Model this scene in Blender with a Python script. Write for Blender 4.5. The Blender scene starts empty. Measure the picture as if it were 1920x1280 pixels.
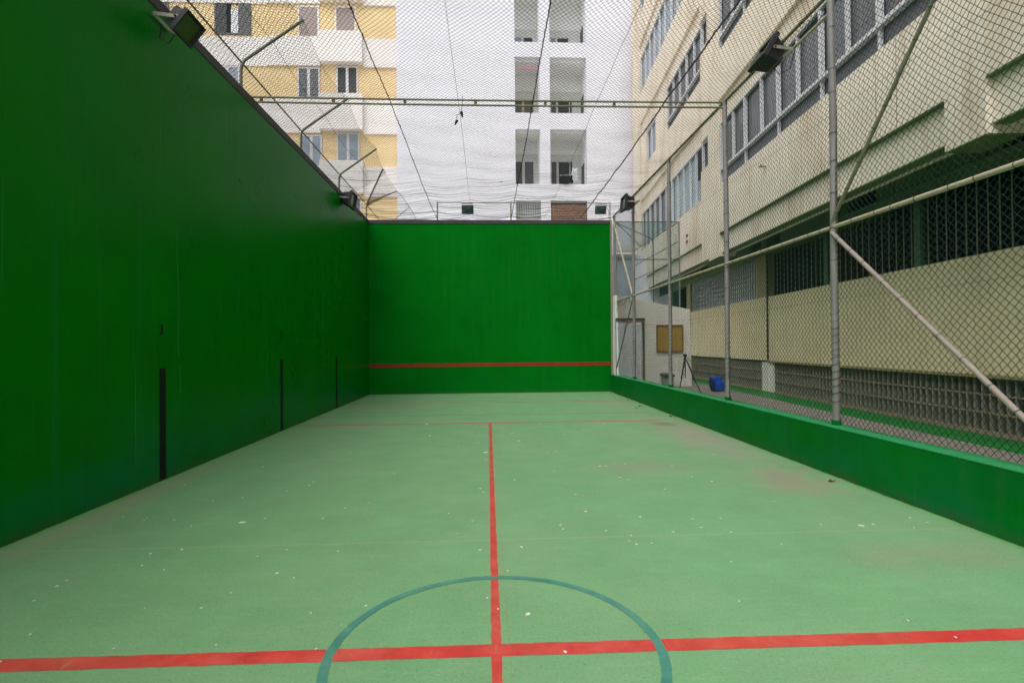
import bpy, math, random
import numpy as np
from mathutils import Vector, Matrix, noise as mnoise
random.seed(7)
rng = np.random.default_rng(7)
S = bpy.context.scene
C = S.collection
R = math.radians

# ---------------------------------------------------------------- camera
cam_d = bpy.data.cameras.new('camera'); cam = bpy.data.objects.new('camera', cam_d); C.objects.link(cam)
def cam_basis(vx, vy, roll, f=1000.0):
    Y = Vector((vx-960, -(vy-640), -f)).normalized()
    X = Vector((1, roll, 0)); X -= Y*X.dot(Y); X.normalize()
    Z = X.cross(Y)
    return Matrix((X, Y, Z))
cam.matrix_world = Matrix.Translation((0, 0, 1.65)) @ cam_basis(915, 647.5, .0085).to_4x4()
cam_d.sensor_width = 36; cam_d.lens = 18.75; cam_d.clip_start = .05; cam_d.clip_end = 1500
S.camera = cam

# ---------------------------------------------------------------- light
SUN_EL, SUN_AZ = 58, 212          # behind and slightly left of the viewer, behind cloud
w = bpy.data.worlds.new('World'); S.world = w; w.use_nodes = True
nt = w.node_tree; nt.nodes.clear()
o_ = nt.nodes.new('ShaderNodeOutputWorld'); bg = nt.nodes.new('ShaderNodeBackground')
sky = nt.nodes.new('ShaderNodeTexSky'); sky.sky_type = 'NISHITA'; sky.sun_disc = False
sky.sun_elevation = R(SUN_EL); sky.sun_rotation = R(SUN_AZ); sky.dust_density = 4; sky.air_density = 1; sky.ozone_density = 1
hs = nt.nodes.new('ShaderNodeHueSaturation'); hs.inputs['Saturation'].default_value = .16
nt.links.new(sky.outputs[0], hs.inputs['Color']); nt.links.new(hs.outputs[0], bg.inputs['Color'])
bg.inputs['Strength'].default_value = .145
nt.links.new(bg.outputs[0], o_.inputs['Surface'])
sd = bpy.data.lights.new('sun', 'SUN'); sd.energy = .95; sd.angle = R(60); sd.color = (1, .97, .93)
sun = bpy.data.objects.new('sun', sd); C.objects.link(sun)
d = Vector((math.sin(R(SUN_AZ))*math.cos(R(SUN_EL)), math.cos(R(SUN_AZ))*math.cos(R(SUN_EL)), math.sin(R(SUN_EL))))
sun.rotation_euler = d.to_track_quat('Z', 'Y').to_euler(); sun.location = (0, 0, 40)
S.view_settings.view_transform = 'Standard'; S.view_settings.look = 'None'
S.view_settings.gamma = 1; S.view_settings.use_curve_mapping = False
S.view_settings.exposure = 0.42
S.cycles.max_bounces = 8; S.cycles.diffuse_bounces = 6

# ---------------------------------------------------------------- materials
def N(t, ty, **k):
    n = t.nodes.new(ty)
    for a, b in k.items(): setattr(n, a, b)
    return n
def mat(name, col, rough=.7, var=.12, scale=3., bump=.0, bscale=60., spec=.5, metal=0., stretch=(1, 1, 1), dirt=None, dcut=(.55, .75), dscale=1.2, damt=.6, dstretch=(1, 1, 1), extra=None, rvar=.0):
    m = bpy.data.materials.new(name); m.use_nodes = True; t = m.node_tree; L = t.links
    b = t.nodes['Principled BSDF']
    tc = N(t, 'ShaderNodeTexCoord'); mp = N(t, 'ShaderNodeMapping'); mp.inputs['Scale'].default_value = stretch
    L.new(tc.outputs['Object'], mp.inputs[0])
    n1 = N(t, 'ShaderNodeTexNoise'); n1.inputs['Scale'].default_value = scale; n1.inputs['Detail'].default_value = 8; n1.inputs['Roughness'].default_value = .65
    L.new(mp.outputs[0], n1.inputs[0])
    cr = N(t, 'ShaderNodeMix', data_type='RGBA'); cr.inputs[6].default_value = (*[c*(1-var) for c in col], 1); cr.inputs[7].default_value = (*[min(1, c*(1+var)) for c in col], 1)
    mr = N(t, 'ShaderNodeMapRange'); mr.inputs[1].default_value = .3; mr.inputs[2].default_value = .7
    L.new(n1.outputs[0], mr.inputs[0]); L.new(mr.outputs[0], cr.inputs[0]); out = cr.outputs[2]
    if dirt:
        mp2 = N(t, 'ShaderNodeMapping'); mp2.inputs['Scale'].default_value = dstretch; L.new(tc.outputs['Object'], mp2.inputs[0])
        n2 = N(t, 'ShaderNodeTexNoise'); n2.inputs['Scale'].default_value = dscale; n2.inputs['Detail'].default_value = 10; n2.inputs['Roughness'].default_value = .7
        L.new(mp2.outputs[0], n2.inputs[0])
        m2 = N(t, 'ShaderNodeMapRange'); m2.inputs[1].default_value = dcut[0]; m2.inputs[2].default_value = dcut[1]; m2.inputs[4].default_value = damt
        L.new(n2.outputs[0], m2.inputs[0])
        c2 = N(t, 'ShaderNodeMix', data_type='RGBA'); c2.inputs[7].default_value = (*dirt, 1)
        L.new(m2.outputs[0], c2.inputs[0]); L.new(out, c2.inputs[6]); out = c2.outputs[2]
    if extra: out = extra(t, L, tc, out)
    L.new(out, b.inputs['Base Color'])
    b.inputs['Roughness'].default_value = rough; b.inputs['Metallic'].default_value = metal; b.inputs['Specular IOR Level'].default_value = spec
    if rvar:
        m3 = N(t, 'ShaderNodeMapRange'); m3.inputs[3].default_value = rough-rvar; m3.inputs[4].default_value = rough+rvar
        L.new(mr.outputs[0], m3.inputs[0]); L.new(m3.outputs[0], b.inputs['Roughness'])
    if bump:
        n3 = N(t, 'ShaderNodeTexNoise'); n3.inputs['Scale'].default_value = bscale; n3.inputs['Detail'].default_value = 6
        L.new(tc.outputs['Object'], n3.inputs[0])
        bp = N(t, 'ShaderNodeBump'); bp.inputs['Strength'].default_value = bump; bp.inputs['Distance'].default_value = .01
        L.new(n3.outputs[0], bp.inputs['Height']); L.new(bp.outputs[0], b.inputs['Normal'])
    return m
def blend(t, L, fac, a, colb, amt=1.):
    c = N(t, 'ShaderNodeMix', data_type='RGBA'); c.inputs[7].default_value = (*colb, 1)
    mm = N(t, 'ShaderNodeMath', operation='MULTIPLY'); mm.inputs[1].default_value = amt
    L.new(fac, mm.inputs[0]); L.new(mm.outputs[0], c.inputs[0]); L.new(a, c.inputs[6]); return c.outputs[2]
def noise_fac(t, L, tc, scale, lo, hi, stretch=(1, 1, 1), loc=(0, 0, 0), detail=8):
    mp = N(t, 'ShaderNodeMapping'); mp.inputs['Scale'].default_value = stretch; mp.inputs['Location'].default_value = loc; L.new(tc.outputs['Object'], mp.inputs[0])
    n = N(t, 'ShaderNodeTexNoise'); n.inputs['Scale'].default_value = scale; n.inputs['Detail'].default_value = detail; n.inputs['Roughness'].default_value = .65
    L.new(mp.outputs[0], n.inputs[0]); r = N(t, 'ShaderNodeMapRange'); r.inputs[1].default_value = lo; r.inputs[2].default_value = hi
    L.new(n.outputs[0], r.inputs[0]); return r.outputs[0]
def ellipse_fac(t, L, tc, cx, cy, rx, ry):      # a stain with a place of its own on the floor
    mp = N(t, 'ShaderNodeMapping'); mp.inputs['Location'].default_value = (-cx/rx, -cy/ry, 0); mp.inputs['Scale'].default_value = (1/rx, 1/ry, 0)
    L.new(tc.outputs['Object'], mp.inputs[0])
    g = N(t, 'ShaderNodeVectorMath', operation='LENGTH'); L.new(mp.outputs[0], g.inputs[0])
    n = N(t, 'ShaderNodeTexNoise'); n.inputs['Scale'].default_value = 3.5; n.inputs['Detail'].default_value = 8; L.new(tc.outputs['Object'], n.inputs[0])
    a = N(t, 'ShaderNodeMath', operation='MULTIPLY_ADD'); a.inputs[1].default_value = 1.6; L.new(n.outputs[0], a.inputs[0]); L.new(g.outputs['Value'], a.inputs[2])
    r = N(t, 'ShaderNodeMapRange'); r.inputs[1].default_value = 1.9; r.inputs[2].default_value = .9; L.new(a.outputs[0], r.inputs[0]); return r.outputs[0]

def floor_extra(t, L, tc, out):
    out = blend(t, L, noise_fac(t, L, tc, .55, .45, .7, (1, .6, 1)), out, (.30, .36, .23), .28)
    out = blend(t, L, noise_fac(t, L, tc, 2.2, .5, .75, (.35, 2.2, 1), (3, 1, 0)), out, (.13, .36, .15), .4)
    out = blend(t, L, noise_fac(t, L, tc, 9, .52, .78, (.3, 1.6, 1), (7, 1, 0)), out, (.33, .46, .33), .22)
    out = blend(t, L, ellipse_fac(t, L, tc, 3.75, 9.6, .75, 3.2), out, (.36, .30, .24), .75)
    out = blend(t, L, ellipse_fac(t, L, tc, 3.62, 10.85, .32, .3), out, (.16, .15, .09), .8)
    out = blend(t, L, ellipse_fac(t, L, tc, 3.6, 6.2, .6, .8), out, (.34, .26, .20), .7)
    out = blend(t, L, ellipse_fac(t, L, tc, 3.4, 4.0, .8, .35), out, (.30, .28, .19), .45)
    out = blend(t, L, ellipse_fac(t, L, tc, 2.0, 7.1, .9, .45), out, (.30, .25, .20), .4)
    out = blend(t, L, ellipse_fac(t, L, tc, -2.6, 14.3, 1.3, .55), out, (.33, .25, .21), .55)
    out = blend(t, L, ellipse_fac(t, L, tc, -3.9, 6.0, .3, 2.6), out, (.30, .30, .20), .5)
    out = blend(t, L, ellipse_fac(t, L, tc, 3.5, 14.5, .8, 2.0), out, (.34, .30, .24), .35)
    # rubbed patches, scuffs and short scratches
    out = blend(t, L, noise_fac(t, L, tc, 18, .55, .70, (.5, 2.0, 1), (5, 1, 0)), out, (.14, .33, .15), .30)
    out = blend(t, L, noise_fac(t, L, tc, 30, .56, .70, (1.6, .7, 1), (1, 4, 0)), out, (.34, .47, .31), .26)
    out = blend(t, L, noise_fac(t, L, tc, 7, .70, .73, (5, .35, 1), (2, 9, 0), 4), out, (.36, .50, .36), .45)
    out = blend(t, L, noise_fac(t, L, tc, 6, .71, .735, (.4, 5, 1), (8, 3, 0), 4), out, (.34, .44, .30), .45)
    out = blend(t, L, noise_fac(t, L, tc, 11, .71, .74, (1, 1, 1), (4, 4, 0), 3), out, (.09, .15, .08), .45)
    # fine grit
    out = blend(t, L, noise_fac(t, L, tc, 60, .54, .66), out, (.08, .21, .09), .55)
    out = blend(t, L, noise_fac(t, L, tc, 70, .58, .68, loc=(9, 2, 0)), out, (.46, .58, .44), .42)
    # joints and cracks in the slab
    sp = N(t, 'ShaderNodeSeparateXYZ'); L.new(tc.outputs['Object'], sp.inputs[0])
    wob = N(t, 'ShaderNodeTexNoise'); wob.inputs['Scale'].default_value = 1.5; L.new(tc.outputs['Object'], wob.inputs[0])
    def line(axis, pos, half, wamp):
        a = N(t, 'ShaderNodeMath', operation='MULTIPLY_ADD'); a.inputs[1].default_value = wamp; L.new(wob.outputs[0], a.inputs[0]); L.new(sp.outputs[axis], a.inputs[2])
        b_ = N(t, 'ShaderNodeMath', operation='SUBTRACT'); b_.inputs[1].default_value = pos+wamp*.5; L.new(a.outputs[0], b_.inputs[0])
        c_ = N(t, 'ShaderNodeMath', operation='ABSOLUTE'); L.new(b_.outputs[0], c_.inputs[0])
        e_ = N(t, 'ShaderNodeMapRange'); e_.inputs[1].default_value = half; e_.inputs[2].default_value = half*.4; L.new(c_.outputs[0], e_.inputs[0]); return e_.outputs[0]
    out = blend(t, L, line(0, .105, .0035, .03), out, (.36, .20, .12), .55)
    out = blend(t, L, line(1, 4.55, .012, .04), out, (.36, .40, .22), .5)
    return out
def wall_extra(amt):
    def f(t, L, tc, out):
        # bluish ball scuffs low down, chalky vertical runs, patches of newer paint
        sp = N(t, 'ShaderNodeSeparateXYZ'); L.new(tc.outputs['Object'], sp.inputs[0])
        low = N(t, 'ShaderNodeMapRange'); low.inputs[1].default_value = 1.15; low.inputs[2].default_value = .1; L.new(sp.outputs[2], low.inputs[0])
        nf = noise_fac(t, L, tc, 1.1, .4, .68, (1, .5, 1))
        mm = N(t, 'ShaderNodeMath', operation='MULTIPLY'); L.new(low.outputs[0], mm.inputs[0]); L.new(nf, mm.inputs[1])
        out = blend(t, L, mm.outputs[0], out, (.006, .165, .085), .65*amt*amt)
        out = blend(t, L, noise_fac(t, L, tc, 1.4, .56, .8, (3.5, 3.5, .10)), out, (.014, .19, .06), .65*amt)
        out = blend(t, L, noise_fac(t, L, tc, 5, .64, .72, (4, 4, .05), (4, 4, 0)), out, (.05, .24, .12), .5*amt)
        out = blend(t, L, noise_fac(t, L, tc, .5, .45, .75, (1, 1, 1), (2, 5, 1)), out, (.0005, .085, .002), .22)
        out = blend(t, L, noise_fac(t, L, tc, 14, .70, .76, (1, 1, .8), (1, 8, 3)), out, (.05, .24, .11), .3*amt)
        out = blend(t, L, noise_fac(t, L, tc, 30, .66, .72, (1, 1, 1), (6, 1, 3), 3), out, (.002, .05, .003), .35)
        out = blend(t, L, noise_fac(t, L, tc, 22, .69, .74, (1, 1, 1), (2, 3, 9), 3), out, (.02, .26, .08), .35)
        out = blend(t, L, noise_fac(t, L, tc, 2.6, .55, .75, (2.5, 2.5, .12), (9, 1, 2)), out, (.05, .13, .035), .30*amt)
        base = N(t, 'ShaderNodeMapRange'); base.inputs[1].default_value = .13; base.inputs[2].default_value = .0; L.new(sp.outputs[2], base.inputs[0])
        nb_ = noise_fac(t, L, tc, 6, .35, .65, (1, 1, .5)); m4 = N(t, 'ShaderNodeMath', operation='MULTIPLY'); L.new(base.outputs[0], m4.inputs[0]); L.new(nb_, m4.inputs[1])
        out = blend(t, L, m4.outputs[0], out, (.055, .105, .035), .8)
        return out
    return f
def stain_extra(t, L, tc, out):
    out = blend(t, L, noise_fac(t, L, tc, 1.1, .5, .78, (1, 1, .28)), out, (.52, .36, .20), .7)
    out = blend(t, L, noise_fac(t, L, tc, 4.0, .58, .8, (1, 1, .12), (3, 1, 2)), out, (.38, .25, .13), .55)
    out = blend(t, L, noise_fac(t, L, tc, 25, .55, .8, loc=(3, 7, 2)), out, (.72, .66, .56), .3)
    return out

M = {}
M['floor'] = mat('court_paint', (.172, .372, .172), .66, .10, 1.6, .25, 220, spec=.35, extra=floor_extra)
def worn(lo, hi, amt, floor=(.20, .40, .19)):
    def f(t, L, tc, out):
        out = blend(t, L, noise_fac(t, L, tc, 60, lo, hi, loc=(3, 3, 0)), out, floor, amt)
        out = blend(t, L, noise_fac(t, L, tc, 5, .66, .72, (4, .6, 1), (1, 2, 0), 4), out, floor, amt*.8)
        return blend(t, L, noise_fac(t, L, tc, 1.1, .45, .75, (1, 1, 1), (7, 2, 0)), out, floor, amt*.35)
    return f
M['line_red'] = mat('red_line_paint', (.60, .042, .036), .6, .16, 6, .25, 220, spec=.35, dirt=(.58, .17, .13), dscale=3, dcut=(.45, .8), damt=.5, extra=worn(.62, .70, .45))
M['line_teal'] = mat('teal_line_paint', (.055, .235, .185), .6, .2, 5, .25, 220, spec=.35, dirt=(.12, .34, .22), dscale=4, dcut=(.45, .75), damt=.5, extra=worn(.60, .70, .5))
M['line_dull'] = mat('worn_line_paint', (.12, .18, .13), .7, .2, 5, dirt=(.19, .4, .2), dscale=4, dcut=(.4, .7), damt=.7)
M['line_worn_red'] = mat('worn_red_paint', (.42, .11, .09), .7, .2, 5, dirt=(.25, .38, .2), dscale=3, dcut=(.5, .75), damt=.7)
M['edge'] = mat('bright_edge_paint', (.13, .40, .11), .55, .15, 4, dirt=(.19, .42, .2), dscale=6, dcut=(.5, .7), damt=.7)
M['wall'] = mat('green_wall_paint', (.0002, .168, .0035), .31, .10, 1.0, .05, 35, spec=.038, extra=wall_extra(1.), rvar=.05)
M['front'] = mat('green_front_paint', (.0002, .172, .008), .42, .10, .8, .08, 35, spec=.03, extra=wall_extra(.45), rvar=.05)
M['kerb'] = mat('green_kerb_paint', (.0004, .150, .012), .5, .15, 1.3, .12, 40, spec=.05, extra=wall_extra(.9))
M['kerb_top'] = mat('kerb_top_paint', (.02, .29, .095), .6, .15, 3, .2, 60, spec=.3, dirt=(.15, .30, .15), dscale=5, damt=.5)
M['coping'] = mat('dark_grey_coping', (.050, .044, .048), .7, .2, 5, .3, 50, dirt=(.12, .1, .09), dscale=2, damt=.5)
M['black'] = mat('black_marker_paint', (.012, .010, .013), .5, .25, 5, spec=.1)
M['wall_red'] = mat('red_stripe_paint', (.34, .012, .004), .5, .15, 5)
M['steel'] = mat('weathered_galvanised', (.27, .26, .25), .55, .18, 8, .3, 120, metal=.25, dirt=(.22, .15, .10), dscale=3, dcut=(.55, .8), damt=.5, stretch=(1, 1, .3))
M['brace'] = mat('dull_pinkish_tube', (.34, .28, .245), .55, .15, 8, .2, 120, dirt=(.22, .15, .11), dscale=5, damt=.5)
M['beam'] = mat('olive_painted_tube', (.22, .22, .12), .55, .2, 8, .2, 120, dirt=(.4, .36, .25), dscale=5, damt=.5)
M['rail'] = mat('cream_painted_tube', (.50, .43, .31), .55, .15, 8, .2, 120, dirt=(.30, .18, .10), dscale=5, dcut=(.55, .75), damt=.6)
M['arm'] = mat('grey_green_tube', (.20, .20, .14), .6, .2, 6, .2, 120, dirt=(.25, .22, .16), dscale=4, damt=.5)
M['rust'] = mat('rusty_clamp', (.18, .07, .025), .8, .3, 20, .4, 100)
M['tie'] = mat('black_tie_wire', (.03, .03, .03), .6, .1)
M['mesh'] = mat('green_plastic_chain_link', (.007, .045, .034), .5, .25, 4, spec=.2)
M['mesh_teal'] = mat('faded_teal_mesh', (.12, .32, .28), .6, .2, 4, spec=.2)
M['net'] = mat('dark_green_net_twine', (.034, .040, .040), .8, .2, 4, spec=.2)
M['cable'] = mat('black_rope', (.014, .014, .016), .8, .2, 9)
M['cable_grey'] = mat('grey_rope_bundle', (.10, .10, .115), .85, .25, 9)
M['lamp_black'] = mat('black_cast_housing', (.016, .016, .022), .5, .2, 9, .2, 90)
M['lamp_teal'] = mat('dark_green_cast_housing', (.03, .07, .06), .55, .2, 9, .2, 90)
M['lens'] = mat('dusty_olive_glass', (.045, .075, .012), .25, .3, 5, spec=.6)
M['bracket'] = mat('dull_aluminium', (.34, .33, .29), .5, .2, 20, metal=.3, dirt=(.25, .18, .1), dscale=12, damt=.4)
M['cream'] = mat('cream_render', (.84, .76, .63), .9, .07, 1.2, .35, 45, spec=.2, extra=stain_extra)
M['cream_low'] = mat('cream_panel', (.76, .68, .43), .8, .07, 1.2, .2, 60, spec=.25, dirt=(.26, .22, .12), dscale=1.5, dcut=(.5, .85), damt=.35)
M['cream_pier'] = mat('ochre_cream_pier', (.33, .30, .12), .8, .1, 2, .2, 60, dirt=(.22, .15, .06), dscale=2, damt=.4)
M['soffit'] = mat('green_soffit_and_bounce', (.11, .18, .06), .7, .15, 2, .2, 40, dirt=(.05, .12, .02), dscale=1.5, damt=.5)  # soffit green; also carries the court's green bounce light on the ledge undersides
M['white_metal'] = mat('white_window_frame', (.66, .66, .68), .45, .08, 8)
M['glass'] = mat('dark_window_glass', (.075, .08, .09), .14, .2, .5, spec=.7)
M['glass_grey'] = mat('grey_infill_panel', (.085, .09, .115), .4, .2, 1.3, spec=.5)
M['glass_pale'] = mat('pale_blue_opal_panel', (.36, .46, .50), .4, .15, 1, spec=.5)
M['glass_blue'] = mat('blue_grey_glass', (.30, .36, .43), .25, .25, 1.2, spec=.6)
M['void'] = mat('dark_room_beyond', (.010, .013, .011), .9, .2, 1)
M['bar'] = mat('painted_iron_bar', (.20, .20, .12), .6, .2, 7, dirt=(.22, .14, .1), dscale=3, damt=.6)
M['bar_green'] = mat('green_iron_post', (.05, .12, .06), .6, .2, 7)
M['slat'] = mat('grey_metal_slat', (.34, .38, .34), .45, .2, 3, metal=.2)
M['fin'] = mat('concrete_lattice_fin', (.30, .32, .26), .85, .2, 3, .4, 50, dirt=(.09, .06, .04), dscale=5, damt=.5)
M['lattice'] = mat('buff_lattice_edge', (.30, .25, .17), .85, .2, 5, .4, 50, dirt=(.22, .12, .08), dscale=6, damt=.6)
M['concrete'] = mat('walkway_concrete', (.23, .21, .175), .9, .12, 2, .4, 80, dirt=(.16, .14, .11), dscale=1.5, dcut=(.5, .8), damt=.5)
M['green_strip'] = mat('green_gutter_paint', (.004, .19, .022), .5, .15, 2, .2, 60)
M['whitewash'] = mat('dirty_whitewash', (.84, .80, .72), .85, .08, 2, .5, 30, spec=.2, dirt=(.34, .29, .2), dscale=1.6, dcut=(.5, .85), damt=.55, dstretch=(1, 1, .3))
M['door'] = mat('pale_grey_door_paint', (.80, .81, .84), .6, .10, 2, .2, 30, dirt=(.22, .23, .24), dscale=3.5, dcut=(.55, .72), damt=.6, dstretch=(1.6, 1, .35))
M['door_frame'] = mat('green_brown_door_frame', (.07, .085, .035), .6, .3, 6)
M['door_jamb'] = mat('ochre_door_jamb', (.28, .17, .05), .7, .3, 6)
M['board'] = mat('ochre_notice_board', (.42, .26, .045), .7, .12, 3, .2, 60, dirt=(.25, .15, .03), dscale=4, damt=.4)
M['board_frame'] = mat('brown_wood_trim', (.20, .10, .03), .7, .25, 8)
M['red_tape'] = mat('red_cord', (.50, .05, .06), .6, .1)
M['white_wall'] = mat('white_render', (.83, .83, .91), .9, .03, .4, .15, 30, spec=.15, dirt=(.62, .61, .64), dscale=.35, dcut=(.5, .85), damt=.35, dstretch=(1, 1, .5))
M['loggia'] = mat('white_loggia_paint', (.93, .93, .92), .9, .04, 1, spec=.15)  # plain near-white paint of the balcony interiors
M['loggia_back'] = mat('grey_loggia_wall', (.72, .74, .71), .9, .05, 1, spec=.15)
M['yellow'] = mat('yellow_render', (.82, .64, .36), .9, .06, .6, .2, 30, spec=.15, dirt=(.70, .50, .24), dscale=.7, damt=.4, dstretch=(1, 1, .4))
M['ivory'] = mat('ivory_band_render', (.85, .81, .79), .9, .04, .6, .2, 30, spec=.15)
M['shutter_grey'] = mat('grey_louvre_shutter', (.11, .11, .115), .6, .2, 5)
M['shutter_mid'] = mat('mid_grey_louvre', (.24, .25, .27), .6, .2, 5)
M['shutter_dark'] = mat('dark_louvre_shutter', (.045, .05, .05), .6, .2, 5)
M['shutter_pink'] = mat('taupe_roller_shutter', (.36, .29, .27), .7, .07, 3, stretch=(1, 1, 14))
M['brick'] = mat('red_brown_brick', (.23, .12, .08), .9, .3, 8, .4, 40, dirt=(.38, .30, .24), dscale=9, damt=.4)
M['mortar'] = mat('grey_mortar', (.42, .38, .34), .9, .1, 9)
M['wood'] = mat('orange_wood_frame', (.55, .33, .10), .6, .15, 6)
M['bag'] = mat('royal_blue_nylon', (.010, .065, .50), .5, .2, 14, .4, 60)
M['bag_trim'] = mat('navy_webbing', (.004, .014, .12), .6, .2, 14)
M['pole_black'] = mat('black_tripod_tube', (.012, .012, .014), .4, .2, 9)
M['plastic_blue'] = mat('pale_blue_clip', (.25, .45, .65), .5, .1)
M['bin'] = mat('pale_green_metal', (.22, .30, .24), .6, .2, 9)
M['chip'] = mat('white_paint_flake', (.74, .72, .68), .8, .15, 40)
M['chip_pink'] = mat('buff_pink_flake', (.52, .36, .29), .8, .2, 40)
M['leaf'] = mat('dry_brown_leaf', (.16, .06, .03), .8, .4, 30)
M['leaf_red'] = mat('dry_reddish_leaf', (.33, .15, .11), .8, .3, 30)
M['ground'] = mat('distant_paving', (.55, .54, .52), .9, .15, .5)
M['cloth_black'] = mat('black_cloth', (.012, .012, .015), .9, .2, 9)
M['cloth_white'] = mat('white_cloth', (.7, .72, .8), .9, .1, 9)
M['pink'] = mat('pink_awning_hem', (.62, .30, .42), .8, .1, 9)

# ---------------------------------------------------------------- mesh helpers
class MB:
    def __init__(s): s.v = []; s.f = []; s.sm = []; s.mi = []; s.cur = 0
    def add(s, vs, fs, smooth=False):
        k = len(s.v); s.v += [tuple(v) for v in vs]
        for f in fs: s.f.append([k+i for i in f]); s.sm.append(smooth); s.mi.append(s.cur)
        return s
    def box(s, x0, x1, y0, y1, z0, z1, mtx=None):
        vs = [Vector((x, y, z)) for x in (x0, x1) for y in (y0, y1) for z in (z0, z1)]
        if mtx is not None: vs = [mtx @ v for v in vs]
        return s.add(vs, [(0, 1, 3, 2), (4, 6, 7, 5), (0, 4, 5, 1), (2, 3, 7, 6), (0, 2, 6, 4), (1, 5, 7, 3)])
    def tube(s, pts, r, n=10, caps=True):
        pts = [Vector(p) for p in pts]; rs = r if isinstance(r, (list, tuple)) else [r]*len(pts)
        vs = []; prev = None
        for i, p in enumerate(pts):
            a = pts[max(i-1, 0)]; b = pts[min(i+1, len(pts)-1)]; t = (b-a).normalized()
            if prev is None:
                u = t.orthogonal().normalized()
            else:
                u = (prev - t*prev.dot(t)); u = u.normalized() if u.length > 1e-6 else t.orthogonal().normalized()
            prev = u; w_ = t.cross(u)
            for k in range(n):
                an = 2*math.pi*k/n; vs.append(p + (u*math.cos(an)+w_*math.sin(an))*rs[i])
        fs = []
        for i in range(len(pts)-1):
            for k in range(n): fs.append((i*n+k, i*n+(k+1) % n, (i+1)*n+(k+1) % n, (i+1)*n+k))
        s.add(vs, fs, True)
        if caps and n > 2:
            m = len(pts)-1
            s.add([vs[k] for k in range(n)], [tuple(reversed(range(n)))]); s.add([vs[m*n+k] for k in range(n)], [tuple(range(n))])
        return s
    def poly(s, pts, faces=None): return s.add(pts, faces or [tuple(range(len(pts)))])
    def prism(s, outline, axis, a0, a1):
        """outline: list of 2-D points; axis 'x','y','z' is the extrusion axis"""
        def P(p, a): return {'x': (a, p[0], p[1]), 'y': (p[0], a, p[1]), 'z': (p[0], p[1], a)}[axis]
        n = len(outline); vs = [P(p, a0) for p in outline]+[P(p, a1) for p in outline]
        fs = [tuple(range(n)), tuple(reversed(range(n, 2*n)))]+[(i, i+n, (i+1) % n+n, (i+1) % n) for i in range(n)]
        return s.add(vs, fs)
    def build(s, name, mats, parent=None, bevel=0, loc=None, fixn=True):
        me = bpy.data.meshes.new(name); me.from_pydata(s.v, [], s.f)
        me.polygons.foreach_set('use_smooth', s.sm); me.polygons.foreach_set('material_index', s.mi)
        for m in (mats if isinstance(mats, (list, tuple)) else [mats]): me.materials.append(M[m] if isinstance(m, str) else m)
        me.update()
        if fixn:
            import bmesh
            bm = bmesh.new(); bm.from_mesh(me); bmesh.ops.recalc_face_normals(bm, faces=bm.faces); bm.to_mesh(me); bm.free()
        o = bpy.data.objects.new(name, me); C.objects.link(o)
        if parent: o.parent = parent
        if loc: o.location = loc
        if bevel:
            b = o.modifiers.new('bevel', 'BEVEL'); b.width = bevel; b.segments = 2; b.limit_method = 'ANGLE'; b.angle_limit = R(50)
        return o
def tag(o, label=None, cat=None, group=None, kind=None):
    if label: o['label'] = label
    if cat: o['category'] = cat
    if group: o['group'] = group
    if kind: o['kind'] = kind
    return o
def thing(name, label, cat, loc=(0, 0, 0), rz=0, group=None):
    o = bpy.data.objects.new(name, None); C.objects.link(o); o.location = loc; o.rotation_euler = (0, 0, rz); o.empty_display_size = .2
    return tag(o, label, cat, group)
def rings(mb, pts, r, wire=.004, tilt=0):
    for p in pts:
        p = Vector(p); q = []
        for k in range(15):
            a = 2*math.pi*k/14; q.append(p+Vector((math.cos(a)*r, math.sin(a)*r, tilt*math.cos(a)*r)))
        mb.tube(q, wire, 5, False)

def net_mesh(name, P, nu, nv, r, material, parent, mask=None, seed=1, jit=.0):
    """Diamond net of real twine: lattice nodes P[i,j] with i+j even joined along both diagonals by thin 3-sided strands."""
    g = np.random.default_rng(seed)
    P = P + g.normal(0, jit, P.shape) if jit else P
    I, J = np.meshgrid(np.arange(nu+1), np.arange(nv+1), indexing='ij')
    ok = ((I+J) % 2 == 0)
    if mask is not None: ok &= mask
    segs = []
    for dj in (1, -1):
        sel = ok & (I < nu) & (J+dj >= 0) & (J+dj <= nv)
        i, j = np.nonzero(sel); 
        if mask is not None:
            k = mask[i+1, j+dj]; i, j = i[k], j[k]
        segs.append((P[i, j], P[i+1, j+dj]))
    A = np.concatenate([s[0] for s in segs]); B = np.concatenate([s[1] for s in segs])
    t = B-A; t /= np.linalg.norm(t, axis=1, keepdims=True)
    up = np.where(np.abs(t[:, 2:3]) < .9, np.array([[0, 0, 1.]]), np.array([[1., 0, 0]]))
    u = np.cross(t, up); u /= np.linalg.norm(u, axis=1, keepdims=True); w_ = np.cross(t, u)
    n = len(A); V = np.empty((n, 6, 3))
    for k in range(3):
        a = 2*math.pi*k/3; off = (u*math.cos(a)+w_*math.sin(a))*r
        V[:, k] = A+off; V[:, 3+k] = B+off
    base = (np.arange(n)*6)[:, None, None]
    F = base+np.array([[0, 1, 4, 3], [1, 2, 5, 4], [2, 0, 3, 5]])[None]
    V = V.reshape(-1, 3); F = F.reshape(-1, 4)
    me = bpy.data.meshes.new(name)
    me.vertices.add(len(V)); me.vertices.foreach_set('co', V.ravel().astype(np.float32))
    me.loops.add(F.size); me.loops.foreach_set('vertex_index', F.ravel().astype(np.int32))
    me.polygons.add(len(F)); me.polygons.foreach_set('loop_start', (np.arange(len(F))*4).astype(np.int32))
    me.polygons.foreach_set('loop_total', np.full(len(F), 4, np.int32)); me.polygons.foreach_set('use_smooth', np.ones(len(F), bool))
    me.materials.append(M[material]); me.update(calc_edges=True); me.validate()
    o = bpy.data.objects.new(name, me); C.objects.link(o); o.parent = parent
    return o
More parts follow.
